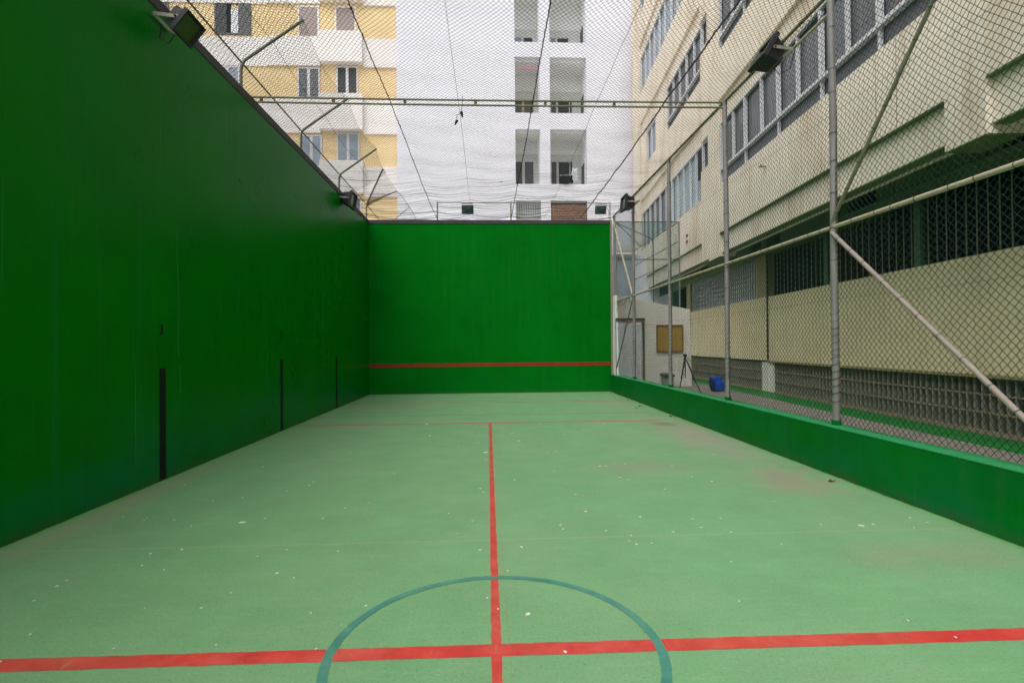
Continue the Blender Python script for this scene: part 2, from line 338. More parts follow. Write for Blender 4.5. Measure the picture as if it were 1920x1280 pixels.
def grid(nu, nv): return np.meshgrid(np.arange(nu+1), np.arange(nv+1), indexing='ij')

XL, XR, YW, ZW = -4.08, 4.27, 18.5, 5.86       # court: left wall face, kerb face, front wall face, wall height without coping

# ---------------------------------------------------------------- ground, court, walkway
g = MB().poly([(-400, -400, -.35), (400, -400, -.35), (400, 400, -.35), (-400, 400, -.35)]).build('ground', 'ground'); tag(g, 'plain grey paving beyond the court', 'ground', kind='structure')
fl = MB().box(XL-.3, XR+.1, -9, YW+.3, -.3, 0).build('court_floor', 'floor'); tag(fl, 'light green painted court floor with red and teal lines', 'floor', kind='structure')
def paint(a, b, w0, z, step=.06, jit=.0016):
    """one coat of paint from a to b, w0 wide, its edges not quite straight"""
    o = MB(); a, b = Vector(a), Vector(b); n_ = max(2, int((b-a).length/step)); t = (b-a).normalized(); p = Vector((-t.y, t.x)); vs = []
    for i in range(n_+1):
        c = a.lerp(b, i/n_)
        for s_ in (-1, 1):
            q = c+p*s_*(w0/2+random.gauss(0, jit)); vs.append((q.x, q.y, z))
    return o.add(vs, [(2*i, 2*i+2, 2*i+3, 2*i+1) for i in range(n_)])
def strip(x0, x1, y0, y1, z, name, m, label=None):
    if x1-x0 < y1-y0: o = paint(((x0+x1)/2, y0), ((x0+x1)/2, y1), x1-x0, z)
    else: o = paint((x0, (y0+y1)/2), (x1, (y0+y1)/2), y1-y0, z)
    o = o.build(name, m, fl)
    if label: o['label'] = label
    return o
zl = .0011
strip(.005, .06, -6, 11.34, zl, 'centre_line', 'line_red', 'long red centre line running down the court')
o = paint((-4.07, 2.9255), (4.26, 2.8795), .115, .0019, jit=.0018); o.build('cross_line', 'line_red', fl)['label'] = 'wide red line crossing the court nearest the camera'
strip(-3.99, 3.7, 11.32, 11.44, zl, 'cross_line', 'line_worn_red', 'thin worn red line across the court where the centre line ends')
strip(-4.0, 3.9, 12.70, 12.78, zl, 'cross_line', 'line_dull', 'faint dark line across the court')
strip(-4.0, 4.15, 15.46, 15.56, zl, 'cross_line', 'line_worn_red', 'worn red line across the court closest to the front wall')
o = MB(); n = 200; ri, ro = .866, .919
vs = []; fs = []
for k in range(n):
    a = 2*math.pi*k/n
    for r_ in (ri, ro):
        r2 = r_+random.gauss(0, .0012); vs.append((.03+r2*math.cos(a), 2.915+r2*math.sin(a), .0027))
    fs.append((k*2, k*2+1, ((k+1) % n)*2+1, ((k+1) % n)*2))
o.add(vs, fs).build('circle_line', 'line_teal', fl)['label'] = 'teal painted centre circle'
def ragged(x0, x1, name):
    o = MB(); pts = []; ys = np.arange(-6, YW, .35)
    inner = [(x1+random.uniform(-.012, .012), y) for y in ys]; 
    outl = [(x0, -6)]+inner+[(x0, YW)]
    if x0 < x1: outl = outl[::-1]
    return o.add([(p[0], p[1], .0009) for p in outl], [tuple(range(len(outl)))]).build(name, 'edge', fl)
ragged(XL, XL+.08, 'edge_stripe'); ragged(XR, XR-.06, 'edge_stripe')
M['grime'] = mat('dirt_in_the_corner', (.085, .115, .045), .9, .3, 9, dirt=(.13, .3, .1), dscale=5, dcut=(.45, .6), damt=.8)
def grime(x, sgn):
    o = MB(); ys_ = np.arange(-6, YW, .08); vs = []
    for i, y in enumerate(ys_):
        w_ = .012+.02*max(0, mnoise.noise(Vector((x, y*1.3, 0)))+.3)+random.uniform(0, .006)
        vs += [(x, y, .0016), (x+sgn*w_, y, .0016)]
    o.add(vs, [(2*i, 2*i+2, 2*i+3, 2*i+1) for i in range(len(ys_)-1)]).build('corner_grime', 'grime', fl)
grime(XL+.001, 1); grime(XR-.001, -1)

wk = MB().box(XR+.25, 20, -9, 24, -.3, .20).build('walkway', 'concrete'); tag(wk, 'grey concrete walkway between the fence and the cream building', 'walkway', kind='structure')

# ---------------------------------------------------------------- side wall (left)
lw = MB()
lw.box(XL-.38, XL, -9, YW+.38, -.3, ZW)
o = lw.build('side_wall', 'wall'); tag(o, 'tall dark green court wall along the left side with black numbered marks', 'wall')
side = o
MB().box(XL-.42, XL+.012, -9, YW+.40, ZW+.002, ZW+.15).build('coping', 'coping', side, bevel=.01)
for i, y in enumerate((6.88, 10.74, 14.56)):
    MB().box(XL+.001, XL+.004, y-.065, y+.065, .012, (1.40, 1.405, 1.41)[i]).build('distance_mark', 'black', side)
for txt, y in (('3', 6.86), ('2', 10.75)):
    cu = bpy.data.curves.new('number', 'FONT'); cu.body = txt; cu.size = .175; cu.offset = .004; cu.extrude = .0012; cu.align_x = 'CENTER'; cu.align_y = 'CENTER'
    t_ = bpy.data.objects.new('number', cu); C.objects.link(t_); cu.materials.append(M['black'])
    t_.parent = side; t_.location = (XL+.003, y, 1.87); t_.rotation_euler = (R(90), 0, R(90)); t_.scale = (.9, 1, 1)
    t_['label'] = 'black stencilled number %s on the green wall' % txt
# pale scratch in the paint
def scratch(pts, wd):
    o = MB(); L_ = [(y-wd/2, z) for y, z in pts]; R_ = [(y+wd/2, z) for y, z in reversed(pts)]
    o.prism(L_+R_, 'x', XL+.0012, XL+.0028); return o
M['scratch'] = mat('chalky_scratch', (.02, .20, .08), .6, .3, 8)
scratch([(7.20, 3.15), (7.205, 2.8), (7.23, 2.4), (7.235, 2.1), (7.22, 1.8), (7.225, 1.55)], .007).build('paint_scratch', 'scratch', side)
scratch([(7.26, 1.42), (7.262, 1.25), (7.258, 1.05)], .007).build('paint_scratch', 'scratch', side)

# ---------------------------------------------------------------- front wall
fw = MB().box(XL+.003, XR+.035, YW, YW+.36, -.3, ZW-.005).build('front_wall', 'front'); tag(fw, 'green painted wall closing the far end of the court, with a red stripe', 'wall')
MB().box(XL+.014, XR+.04, YW-.02, YW+.38, ZW-.003, ZW+.14).build('coping', 'coping', fw, bevel=.01)
MB().box(XR+.037, XR+.105, YW-.05, YW+.1, -.2, 6.0).build('end_post', 'brace', fw)
MB().box(XL+.01, XR+.028, YW-.004, YW-.001, .93, 1.045).build('red_stripe', 'wall_red', fw)

# ---------------------------------------------------------------- low kerb wall (right)
kb = MB().box(XR, XR+.25, -9, YW-.004, -.3, .585).build('kerb_wall', 'kerb'); tag(kb, 'low green wall along the right edge of the court under the fence', 'low wall')
MB().box(XR-.004, XR+.254, -9, YW-.006, .587, .605).build('kerb_cap', 'kerb_top', kb, bevel=.006)

# ---------------------------------------------------------------- chain-link fence (right)
XF = 4.42
fence = thing('chain_link_fence', 'tall green chain-link fence with grey posts along the right of the court', 'fence', (XF, 9.6, .6))
def fpart(mb, name, m, **k): 
    o = mb.build(name, m, None, **k); o.parent = fence; o.matrix_parent_inverse = Matrix.Translation((-XF, -9.6, -.6)); return o
posts = [3.5, 6.6, 9.66, 12.75, 15.95, 18.38]
for i, y in enumerate(posts):
    o = MB(); r = .043 if i < 3 else .045
    top = 6.35 if i < 2 else 6.13
    zz = np.linspace(.605, top, 26)
    o.tube([(XF+.006*math.sin(z*1.7+i), y+.004*math.sin(z*2.3), z) for z in zz], [r*(1+.04*math.sin(z*9+i)) if z < 2.3 else r for z in zz], 14)
    o.cur = 1
    hs_ = [z+random.uniform(-.12, .12) for z in np.arange(1.0, top-.1, .42)]
    rings(o, [(XF, y, z) for z in hs_], r+.003, .0035, .12)
    if i in (1, 2, 3, 4):
        q = [(XF+(r+.004)*math.cos(a), y+(r+.004)*math.sin(a), .95+.0145*a) for a in np.arange(0, 2*math.pi*12, .45)]; o.tube(q, .004, 4, False)
    o.cur = 2; o.tube([(XF, y, .60), (XF, y, .665)], r+.012, 14)
    fpart(o, 'post', ['steel', 'tie', 'kerb'], fixn=False)
def rail(pts, r, name, m, tie=True, every=.32):
    o = MB(); o.tube(pts, r, 12); o.cur = 1
    if tie:
        a, b = Vector(pts[0]), Vector(pts[-1]); L_ = (b-a).length; t = (b-a).normalized(); u = t.orthogonal().normalized(); w_ = t.cross(u)
        for k in range(int(L_/every)):
            c = a+t*(k+.5+random.uniform(-.2, .2))*every
            o.tube([c+(u*math.cos(q)+w_*math.sin(q))*(r+.003) for q in np.arange(0, 6.6, .5)], .0035, 4, False)
    return fpart(o, name, [m, 'tie'], fixn=False)
rail([(XF-.01, -1, 3.12), (XF-.01, 6.55, 3.12)], .026, 'middle_rail', 'rail'); rail([(XF-.01, 6.65, 3.12), (XF-.01, 18.4, 3.12)], .024, 'middle_rail', 'rail')
rail([(XF, -1, 6.13), (XF, YW-.1, 6.13)], .026, 'top_rail', 'beam', every=.5)
rail([(XF-.03, 6.6, 3.05), (XF-.03, 5.0, 1.70), (XF-.03, 3.72, .62)], .026, 'brace', 'brace')
rail([(XF-.03, 6.6, 3.18), (XF-.03, 4.1, 6.05)], .022, 'brace', 'arm')
rail([(XF-.03, 18.38, 5.95), (XF-.03, 16.0, 3.18)], .028, 'brace', 'rail')
rail([(XF-.03, 15.95, 3.05), (XF-.03, 18.3, .62)], .02, 'brace', 'arm')
dx_, dz_ = .078, .082
nu = int((YW-.15+1)/(dx_/2)); nv = int(5.5/(dz_/2))
I, J = grid(nu, nv); y = -1+I*dx_/2; z = .615+J*dz_/2
# one roll of mesh per bay: the weave shifts a little and bellies between the posts
yy = y+.018*np.sin(z*1.3+y*.7)+.01*np.sin(z*5+y*2.1); zz = z+.014*np.sin(y*1.7+z*.8)
xx = XF+.012+.018*np.sin(y*1.1+1)*np.sin(z*1.4)+.004*np.where((I//1) % 2 == 0, 1, -1)
net_mesh('chain_link', np.stack([xx, yy, zz], -1)-np.array([XF, 9.6, .6]), nu, nv, .0032, 'mesh', fence, seed=3, jit=.0016)
o = MB()
for z0, yv in ((1.35, 0), (2.2, 1), (4.6, 2), (5.4, 3)):
    o.tube([(XF+.05, y, z0+.01*math.sin(y*2+yv)) for y in np.arange(-1, 18.4, .5)], .002, 4, False)
fpart(o, 'tension_wire', 'mesh', fixn=False)

# ---------------------------------------------------------------- overhead beam of two tubes
beam = thing('overhead_beam', 'twin tube beam spanning the court overhead with rusty spacers', 'beam', (0, 9.66, 6.06))
def bpart(mb, name, m): return mb.build(name, m, beam, fixn=False)
for zz_ in (.045, -.045):
    bpart(MB().tube([(x, 0, zz_-.012*math.cos(x*.35)) for x in np.linspace(-4.62, XF, 24)], .017, 10), 'tube', 'beam')
o = MB()
for x in np.arange(-4.0, 4.3, 1.27): o.box(x-.025, x+.025, -.012, .012, -.03, .03)
bpart(o, 'spacers', 'rust')
o = MB()
for x in np.arange(-4.4, 4.3, .23): o.tube([(x, .0, .06), (x+.004, 0, .085)], .003, 4)
bpart(o, 'net_ties', 'tie')

# ---------------------------------------------------------------- overhead net
net = thing('overhead_net', 'dark diamond net stretched over the court on ropes', 'net', (0, 10, 6))
cables = [-1.72, -.5, .84, 2.0, 3.24]
def netz(x, y, wr=True):
    edges = np.array([XL]+cables+[XF]); z = 6.0+.0*x
    k = np.clip(np.searchsorted(edges, x, side='right')-1, 0, len(edges)-2)
    f = (x-edges[k])/(edges[k+1]-edges[k]); wd = edges[k+1]-edges[k]
    z = 6.04-.075*np.sin(np.pi*np.clip(f, 0, 1))*wd/1.5
    z = z-.05*np.sin(np.pi*np.clip((y-9.66)/(18.6-9.66), 0, 1)) - .03*np.sin(np.pi*np.clip((y-3)/(6.6), 0, 1))
    far = np.clip((y-12.0)/6.5, 0, 1)
    if wr: z = z+far*(.016*np.sin(y*9.0+2.2*np.sin(x*.9+.6*y)+x*.8)*(.6+.6*np.sin(x*1.9+y))+.014*np.sin(y*17+1.7*np.sin(x*1.7)+2*x)*np.sin(x*1.3-y*.8)+.014*np.sin(y*5.3-1.8*x+2*np.sin(x*.6))+.010*np.sin(y*27+4*x+2*np.sin(y*3)))
    z = z+.010*np.sin(y*3.1+x*1.3)+.008*np.sin(y*6.3-x*2.1)
    z = z+.04*np.clip((y-17.9)/.7, 0, 1)
    return z
ddx, ddy = .070, .086
nu = int((XF-XL+.06)/(ddx/2)); nv = int((18.62-2.4)/(ddy/2))
I, J = grid(nu, nv); x = XL-.06+I*ddx/2; y = 2.4+J*ddy/2
# the twine is not pulled evenly: cells widen and narrow, and draw towards the ropes
xs = x+.020*np.sin(y*1.3+x*.9)+.012*np.sin(y*3.7-x*1.9); ys = y+.035*np.sin(x*1.1+y*.5)+.016*np.sin(x*3.3+y*1.7)+.05*np.sin(x*.55)
net_mesh('net_twine', np.stack([xs, ys, netz(xs, ys)], -1)-np.array([0, 10, 6]), nu, nv, .0027, 'net', net, seed=5, jit=.0022)
for cx, rr, mm in ((-1.72, .0065, 'cable'), (-.5, .0032, 'cable'), (.84, .0075, 'cable'), (2.0, .0032, 'cable'), (3.24, .013, 'cable_grey')):
    o = MB(); ys_ = np.linspace(2.4, 18.6, 60)
    P_ = [Vector((cx+.010*math.sin(yv*.7), yv-10, float(netz(np.array(cx), np.array(yv), False))-6-.004)) for yv in ys_]
    o.tube(P_, rr, 7, False)
    if rr > .005:       # lacing round the rope
        tt = np.arange(2.4, 18.6, .035)
        o.tube([(cx+.010*math.sin(t*.7)+(rr+.006)*math.cos(t*26), t-10, float(netz(np.array(cx), np.array(t), False))-6+(rr+.006)*math.sin(t*26)-.004) for t in tt], .0028, 4, False)
        for yk in np.arange(2.6, 18.5, .62):
            if random.random() < .6:
                p = Vector((cx+.010*math.sin(yk*.7), yk-10, float(netz(np.array(cx), np.array(yk), False))-6)); o.tube([p+Vector((0, -.03, 0)), p, p+Vector((0, .03, 0))], [.005, rr+.009, .005], 6)
    o.build('rope', mm, net, fixn=False)

# ---------------------------------------------------------------- fence of bent posts on top of the left wall
pf = thing('parapet_fence', 'netted fence of bent grey posts leaning inwards on top of the left wall', 'fence', (-4.3, 12, 6))
def ppart(mb, name, m):
    mb.v = [(v[0]+4.3, v[1]-12, v[2]-6) for v in mb.v]; return mb.build(name, m, pf, fixn=False)
XP = -4.36
def bent(y, tip, zel=6.72, x=XP):
    e = Vector((x, y, zel)); t = Vector(tip); d_ = (t-e).normalized()
    pts = [Vector((x, y, 5.99)), Vector((x, y, zel-.16)), e+Vector((.012, 0, -.05)), e+d_*.08, e+d_*.2, t]
    ppart(MB().tube(pts, .027, 12), 'post', 'arm')
for y in (6.6, 9.68, 12.73, 15.95): bent(y, (XP+1.10, y, 7.51))
bent(18.6, (-3.43, 17.8, 7.52), 6.55, -4.16)
ppart(MB().tube([(-4.16, 18.6, 6.56), (-3.6, 18.6, 6.82), (-3.10, 18.6, 7.02)], .02, 10), 'post', 'arm')
ppart(MB().tube([(XP, 3, 6.75), (XP, 9.68, 6.74), (XP, 15.95, 6.75), (-4.28, 18.6, 6.70), (-4.28, 21.6, 6.66)], .016, 8), 'rail', 'arm')
ppart(MB().tube([(-3.10, 18.6, 7.02), (-2.9, 18.6, 6.78), (-2.68, 18.6, 6.46), (-2.55, 18.6, 6.25), (-2.46, 18.6, 6.02)], .010, 8), 'edge_cable', 'arm')
ppart(MB().tube([(-2.68, 18.6, 6.46), (-3.23, 18.6, 6.02)], .012, 8), 'brace', 'arm')
# thin wires along the leaning arms
o = MB()
for f_, sag in ((.5, .05), (1.0, .13)):
    ys_ = np.linspace(3.5, 17.8, 90); pts = []
    for yv in ys_:
        ph = (yv-6.6) % 3.06/3.06; s_ = sag*math.sin(math.pi*ph)
        pts.append((XP+1.10*f_-s_*.6, yv, 6.74+.77*f_-s_))
    o.tube(pts, .004, 4, False)
ppart(o, 'wire', 'cable')
def leaning(s, y):
    """s: 0 at the wall top, .76 at the elbow, 2.1 at the tips"""
    ph = ((y-6.6) % 3.06)/3.06; sg = np.sin(np.pi*ph)
    lo = s < .76; f = np.clip((s-.76)/1.34, 0, 1)
    x = np.where(lo, XP, XP+1.10*f-.08*sg*f); z = np.where(lo, 5.99+s, 6.74+.77*f-.13*sg*f-.05*np.sin(np.pi*f))
    return x, z
nu = int(2.1/.036); nv = int((17.8-3.5)/.044)
I, J = grid(nu, nv); s_ = I*.036; y_ = 3.5+J*.044; x_, z_ = leaning(s_, y_)
net_mesh('chain_link', np.stack([x_+4.3, y_-12, z_-6], -1), nu, nv, .0022, 'net', pf, seed=8, jit=.002)
# wings of netting round the far corner
nu, nv = 26, 40; I, J = grid(nu, nv); a = I/nu; b = J/nv
P1 = np.array([-4.16, 18.6, 6.02]); 
tipA = np.array([-3.43, 17.8, 7.52]); tipB = np.array([-3.10, 18.6, 7.02])
def bil(p00, p10, p01, p11): return (1-a)[..., None]*((1-b)[..., None]*p00+b[..., None]*p01)+a[..., None]*((1-b)[..., None]*p10+b[..., None]*p11)
Pq = bil(np.array([-4.16, 18.6, 6.5]), tipA, np.array([-4.16, 18.62, 6.48]), tipB); Pq[..., 2] -= .10*np.sin(np.pi*a)*np.sin(np.pi*b)
net_mesh('chain_link', Pq-np.array([-4.3, 12, 6]), nu, nv, .0022, 'mesh', pf, seed=9, jit=.004)
nu, nv = 50, 36; I, J = grid(nu, nv); xq = -4.12+I*.034; zq = 6.01+J*.03
topz = np.interp(xq, [-4.16, -3.10, -2.68, -2.46], [6.5, 7.02, 6.46, 6.02]); mk = zq < topz
net_mesh('chain_link', np.stack([xq+4.3, np.full_like(xq, 6.62)+.02*np.sin(xq*8+zq*5), zq-6], -1), nu, nv, .0017, 'mesh', pf, mask=mk, seed=10, jit=.003)

# ---------------------------------------------------------------- guard rail over the front wall
gr = thing('guard_rail', 'low tubular guard rail standing on top of the far green wall', 'railing', (1.4, YW+.12, 6.0))
for px in (-1.72, .84, 4.34):
    MB().tube([(px-1.4, 0, 0), (px-1.4, 0, .665)], .024 if px < 4 else .02, 10).build('post', 'beam', gr, fixn=False)
MB().tube([(-3.12, 0, .63), (2.94, 0, .63)], .013, 8).build('rail', 'arm', gr, fixn=False)

# ---------------------------------------------------------------- floodlights
def floodlight(label, loc, face, mount, colour='lamp_black', group='floodlights around the court', size=1., cable=None, tip=None):
    root = thing('floodlight', label, 'floodlight', loc, 0, group)
    f = Vector(face).normalized(); sx = f.cross(Vector((0, 0, 1))).normalized(); u = sx.cross(f)
    mt = Matrix((sx, f, u)).transposed()      # local x: width, y: facing, z: up
    def tr(mb): mb.v = [tuple(mt @ (Vector(v)*size)) for v in mb.v]; return mb
    W, Hh = .29, .215
    def fr(y, w_, h_, zc=0): return [(-w_, y, zc-h_), (w_, y, zc-h_), (w_, y, zc+h_), (-w_, y, zc+h_)]
    o = MB(); rings_ = [(-.20, .15, .10), (-.17, .19, .13), (.03, .245, .175), (.04, W, Hh), (.12, W, Hh), (.12, W-.035, Hh-.035), (.075, W-.05, Hh-.05)]
    vs = []
    for r_ in rings_: vs += fr(*r_)
    fs = [(3, 2, 1, 0)]
    for i in range(len(rings_)-1):
        for k in range(4): fs.append((i*4+k, i*4+(k+1) % 4, (i+1)*4+(k+1) % 4, (i+1)*4+k))
    o.add(vs, fs)
    o.box(-.07, .07, -.24, -.18, -.06, .06)           # gear box on the back
    for k in range(5): o.box(-.20, .20, -.15+k*.035, -.138+k*.035, .11+k*.008, .165+k*.006)   # cooling ribs
    tr(o).build('housing', colour, root, bevel=.008)
    tr(MB().box(-W+.045, W-.045, .062, .074, -Hh+.045, Hh-.045)).build('lens', 'lens', root)
    mdir = Vector(mount); L_ = mdir.length; md = mdir.normalized()
    o = MB()
    for s in (-1, 1):
        a_ = sx*s*(.262*size); side_ = sx*s; upv = md.cross(side_).normalized()
        B_ = Matrix((side_, md, upv)).transposed().to_4x4(); B_.translation = a_
        o.box(-.004, .004, -.03, L_, -.022, .022, B_)
        o.cur = 1; o.tube([a_+side_*.002, a_+side_*.03], .014, 8); o.cur = 0
    B_ = Matrix((sx, md, md.cross(sx)*-1)).transposed().to_4x4(); B_.translation = md*L_
    o.box(-.265*size, .265*size, -.004, .004, -.022, .022, B_)
    o.build('bracket', ['bracket', 'rust'], root)
    if cable:
        MB().tube(cable, .006, 6).build('cable', 'cable', root, fixn=False)
    return root
floodlight('black floodlight near the top left, fixed high on the dark green side wall', (-3.78, 6.85, 5.70), (1, .02, -.76), (-.27, 0, .03), size=.74,
           cable=[(-.22, -.1, -.05), (-.27, -.05, -.2), (-.2, .02, -.22), (-.12, .0, -.12)])
floodlight('small black floodlight on the side wall close to the far left corner', (-3.86, 15.2, 5.78), (1, 0, -.2), (-.23, 0, .02))
fr_ = floodlight('black floodlight on the chain-link fence at upper right, seen from below', (4.13, 7.62, 5.87), (-1, .03, .60), (.26, 0, -.03), size=.88,
           cable=[(.10, .0, -.18), (.12, -.1, -.33), (.22, -.2, -.30), (.26, -.3, -.02), (.32, -.6, .08), (.33, -.98, .12)])
floodlight('black floodlight on the fence beside the far right corner of the court', (4.12, 15.55, 5.80), (-1, 0, .08), (.28, 0, 0),
           cable=[(.05, .0, -.18), (.10, 0, -.27), (.25, 0, -.22), (.3, 0, -.4)])
fpart(MB().tube([(XF-.02, 6.6, 5.86), (XF-.02, 7.75, 5.86)], .022, 10), 'lamp_arm', 'rail', fixn=False)
fpart(MB().tube([(XF-.02, 15.2, 5.80), (XF-.02, 15.95, 5.80)], .022, 10), 'lamp_arm', 'arm', fixn=False)
floodlight('dark green floodlight hung on the guard rail left of the two-column balconies', (-.68, YW+.32, 6.44), (0, 1, .30), (0, -.18, .16), 'lamp_teal', size=.72, cable=[(0, -.1, -.15), (-.2, -.1, -.3), (-.7, -.1, -.37)])
floodlight('dark green floodlight hung on the guard rail near its right end', (4.06, YW+.32, 6.44), (0, 1, .30), (0, -.18, .16), 'lamp_teal', size=.68, cable=[(.1, -.1, .1), (.25, -.1, -.0), (.26, -.1, -.35)])

# ---------------------------------------------------------------- pair of shoes thrown over the net
sh = thing('hanging_shoes', 'pair of dark shoes dangling from the overhead net by their laces', 'shoes', (-.42, 9.3, 5.75))
def shoe(c, rot, sc=1):
    o = MB(); prof = [(-.075, .0, .030, .035), (-.05, .0, .036, .045), (0, -.004, .034, .034), (.05, -.008, .038, .024), (.085, -.010, .028, .014)]
    vs = []; n = 10
    B_ = Matrix.Translation(c) @ rot.to_matrix().to_4x4()
    for (x, zc, hw, hh) in prof:
        for k in range(n): a = 2*math.pi*k/n; vs.append(B_ @ Vector((x*sc, hw*math.cos(a)*sc, (zc+hh*math.sin(a))*sc)))
    fs = [(i*n+k, i*n+(k+1) % n, (i+1)*n+(k+1) % n, (i+1)*n+k) for i in range(4) for k in range(n)]+[tuple(range(n)), tuple(range(4*n, 5*n))]
    return o.add(vs, fs, True)
from mathutils import Euler
shoe(Vector((0, 0, -.07)), Euler((0, R(75), R(20))), .62).build('shoe', 'cloth_black', sh); shoe(Vector((-.10, 0, -.21)), Euler((0, R(115), R(-15))), .55).build('shoe', 'cloth_black', sh)
MB().tube([(.01, 0, .25), (0, 0, .05), (-.02, 0, -.06), (-.09, 0, -.08), (-.09, 0, -.18)], .005, 5).build('lace', 'cloth_black', sh, fixn=False)
def leafmesh(r, cup=.25, n=9):
    o = MB(); vs = [(0, 0, .004)]
    for k in range(n):
        a = 2*math.pi*k/n; q = r*random.uniform(.55, 1.1); vs.append((q*math.cos(a), q*.6*math.sin(a), .003+cup*q*random.random()))
    vs += [(v[0], v[1], v[2]-.002) for v in vs]; m_ = n+1
    fs = [(0, 1+k, 1+(k+1) % n) for k in range(n)]+[(m_, m_+1+(k+1) % n, m_+1+k) for k in range(n)]+[(1+k, m_+1+k, m_+1+(k+1) % n, 1+(k+1) % n) for k in range(n)]
    return o.add(vs, fs)
lf = leafmesh(.05).build('dry_leaf', 'leaf', loc=(.40, 14, float(netz(np.array(.4), np.array(14.)))+.005)); tag(lf, 'brown leaf caught in the overhead net above the far green wall', 'leaf')

# ---------------------------------------------------------------- cream school building (right); local x outwards from the court, local y along the facade
TH = R(4.45)
sb = thing('school_building', 'long cream building with bands of windows rising behind the chain-link fence', 'building', (0, 0, 0), -TH)
SB = lambda mb, name, m, parent=None, **k: mb.build(name, m, parent or sb, **k)
LF, LR, LB = 5.80, 5.90, 12.0        # projecting face, recessed band face, back
U0, U1 = -10, 29.7
bays = [(-2.4, 6.93), (7.6, 16.40), (18.05, 27.7)]
piers = [(-10, -2.4), (6.93, 7.6), (16.40, 18.05), (27.7, 29.7)]
ups = MB()
for k in range(4):
    zb = 4.43+4.0*k
    for a_, b_ in bays:
        ups.box(LR, LR+.4, a_+.002, b_-.002, zb-.01 if k == 0 else zb-.09, zb+.575)               # recessed band
        ups.box(LF, LR+.4, a_-.001, b_+.001, zb+.577, zb+2.03)          # projecting spandrel
for a_, b_ in piers: 
    if a_ == 16.40:
        ups.box(LF+.004, LR+.4, a_, 17.35, 4.30, 21.2)
        for k in range(-1, 4):
            z0 = 8.36+4*k if k >= 0 else 4.38
            ups.box(LF+.004, LR+.4, 17.352, b_, z0, 7.40+4*(k+1) if k < 3 else 21.2)
    else: ups.box(LF+.004, LR+.4, a_, b_, 4.28, 21.2)
# far end of floor two: wall instead of glass between the windows
ups.box(LF+.03, LR+.4, 22.5, 24.45, 10.47, 12.33); ups.box(LF+.03, LR+.4, 26.3, 27.69, 10.47, 12.33)
ups.box(LF+.03, LR+.4, 24.452, 26.298, 12.05, 12.33)
ups.box(LR+.4, LB, U0, U1, 4.9, 21.2)
SB(ups, 'upper_wall', 'cream')
o = MB()
for a_, b_ in bays: o.box(LF+.006, LR-.002, a_+.01, b_-.01, 4.985, 5.005);  # ledge undersides: green bounce from the court put into the colour
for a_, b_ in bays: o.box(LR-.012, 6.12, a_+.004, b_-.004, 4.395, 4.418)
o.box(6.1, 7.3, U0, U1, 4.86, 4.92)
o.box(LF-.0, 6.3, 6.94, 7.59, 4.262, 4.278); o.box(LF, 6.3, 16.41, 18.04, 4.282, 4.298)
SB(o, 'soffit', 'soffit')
# windows
def window_strip(a, b, z0, k, pane='glass', low='glass_grey', mull=None, thick=(), transom=True, top=1.88):
    f = MB(); xg = LR+.01; fx0, fx1 = LF+.05, LR+.03
    zt = z0+top
    f.box(fx0, fx1, a, a+.05, z0, zt); f.box(fx0, fx1, b-.05, b, z0, zt)
    f.box(fx0, fx1, a+.051, b-.051, zt-.05, zt-.002)
    f.box(fx0, fx1, a+.051, b-.051, z0, z0+.03)
    if transom: f.box(fx0-.03, fx1, a+.051, b-.051, z0+.40, z0+.47)
    for m_ in (mull or []):
        hw = .05 if m_ in thick else .024
        f.box(fx0+.004, fx1, m_-hw, m_+hw, (z0+.471) if transom else z0+.031, zt-.051)
        if transom and m_ in thick: f.box(fx0+.02, fx1, m_-.03, m_+.03, z0+.031, z0+.399)
    wn = SB(f, 'window', 'white_metal')
    SB(MB().box(xg+.04, xg+.06, a+.03, b-.03, z0+(.44 if transom else .01), zt-.02), 'pane', pane, wn)
    if transom: SB(MB().box(xg+.035, xg+.055, a+.03, b-.03, z0+.01, z0+.43), 'lower_pane', low, wn)
    return wn
mu = [15.42, 14.58, 13.57, 12.67, 11.76, 10.83, 9.95, 9.06, 8.3]; th = (14.58, 12.67, 10.83, 9.06)
for k in range(4):
    z0 = 6.465+4*k
    window_strip(7.62, 16.38, z0, k, mull=mu, thick=th)
    window_strip(-2.38, 6.91, z0, k, mull=[m_-9.5 for m_ in mu], thick=tuple(m_-9.5 for m_ in th))
    window_strip(17.36, 18.04, z0+.95, k, transom=False, top=.93, pane='glass_grey')
window_strip(18.06, 21.9, 6.465, 0, pane='glass_pale', mull=[18.8, 19.5, 20.3, 21.1], thick=(), transom=False)
window_strip(21.92, 27.6, 6.465, 0, mull=[22.9, 23.9, 24.9, 25.9, 26.8], thick=(23.9, 25.9), transom=False)
window_strip(18.06, 22.48, 10.465, 1, mull=[18.9, 19.8, 20.7, 21.6], thick=(19.8,), low='glass_grey')
window_strip(24.47, 26.28, 10.50, 1, mull=[25.4], transom=False, top=1.53, pane='glass_blue')
for k in (2, 3): window_strip(18.06, 27.6, 6.465+4*k, k, mull=[19, 19.9, 20.9, 21.8, 22.8, 23.7, 24.7, 25.6, 26.6], thick=(19.9, 21.8, 23.7, 25.6), transom=False, pane='glass_blue')
o = MB().box(LF+.03, LF+.045, 18.10, 18.45, 7.2, 8.2); SB(o, 'open_vent', 'void')
o = MB().box(LF-.13, LF, 13.15, 13.19, 5.93, 5.97).box(LF-.15, LF-.11, 13.1, 13.24, 5.945, 5.985); SB(o, 'lamp_bracket', 'bracket')
for z_ in (5.32, 5.55): SB(MB().box(LF-.03, LF, 19.6, 19.75, z_, z_+.1), 'junction_box', 'board_frame')
o = MB()
for u in (8.55, 9.05): o.box(LF-.0025, LF+.001, u-.004, u+.004, 5.01, 6.4)
SB(o, 'rust_crack', 'board_frame')
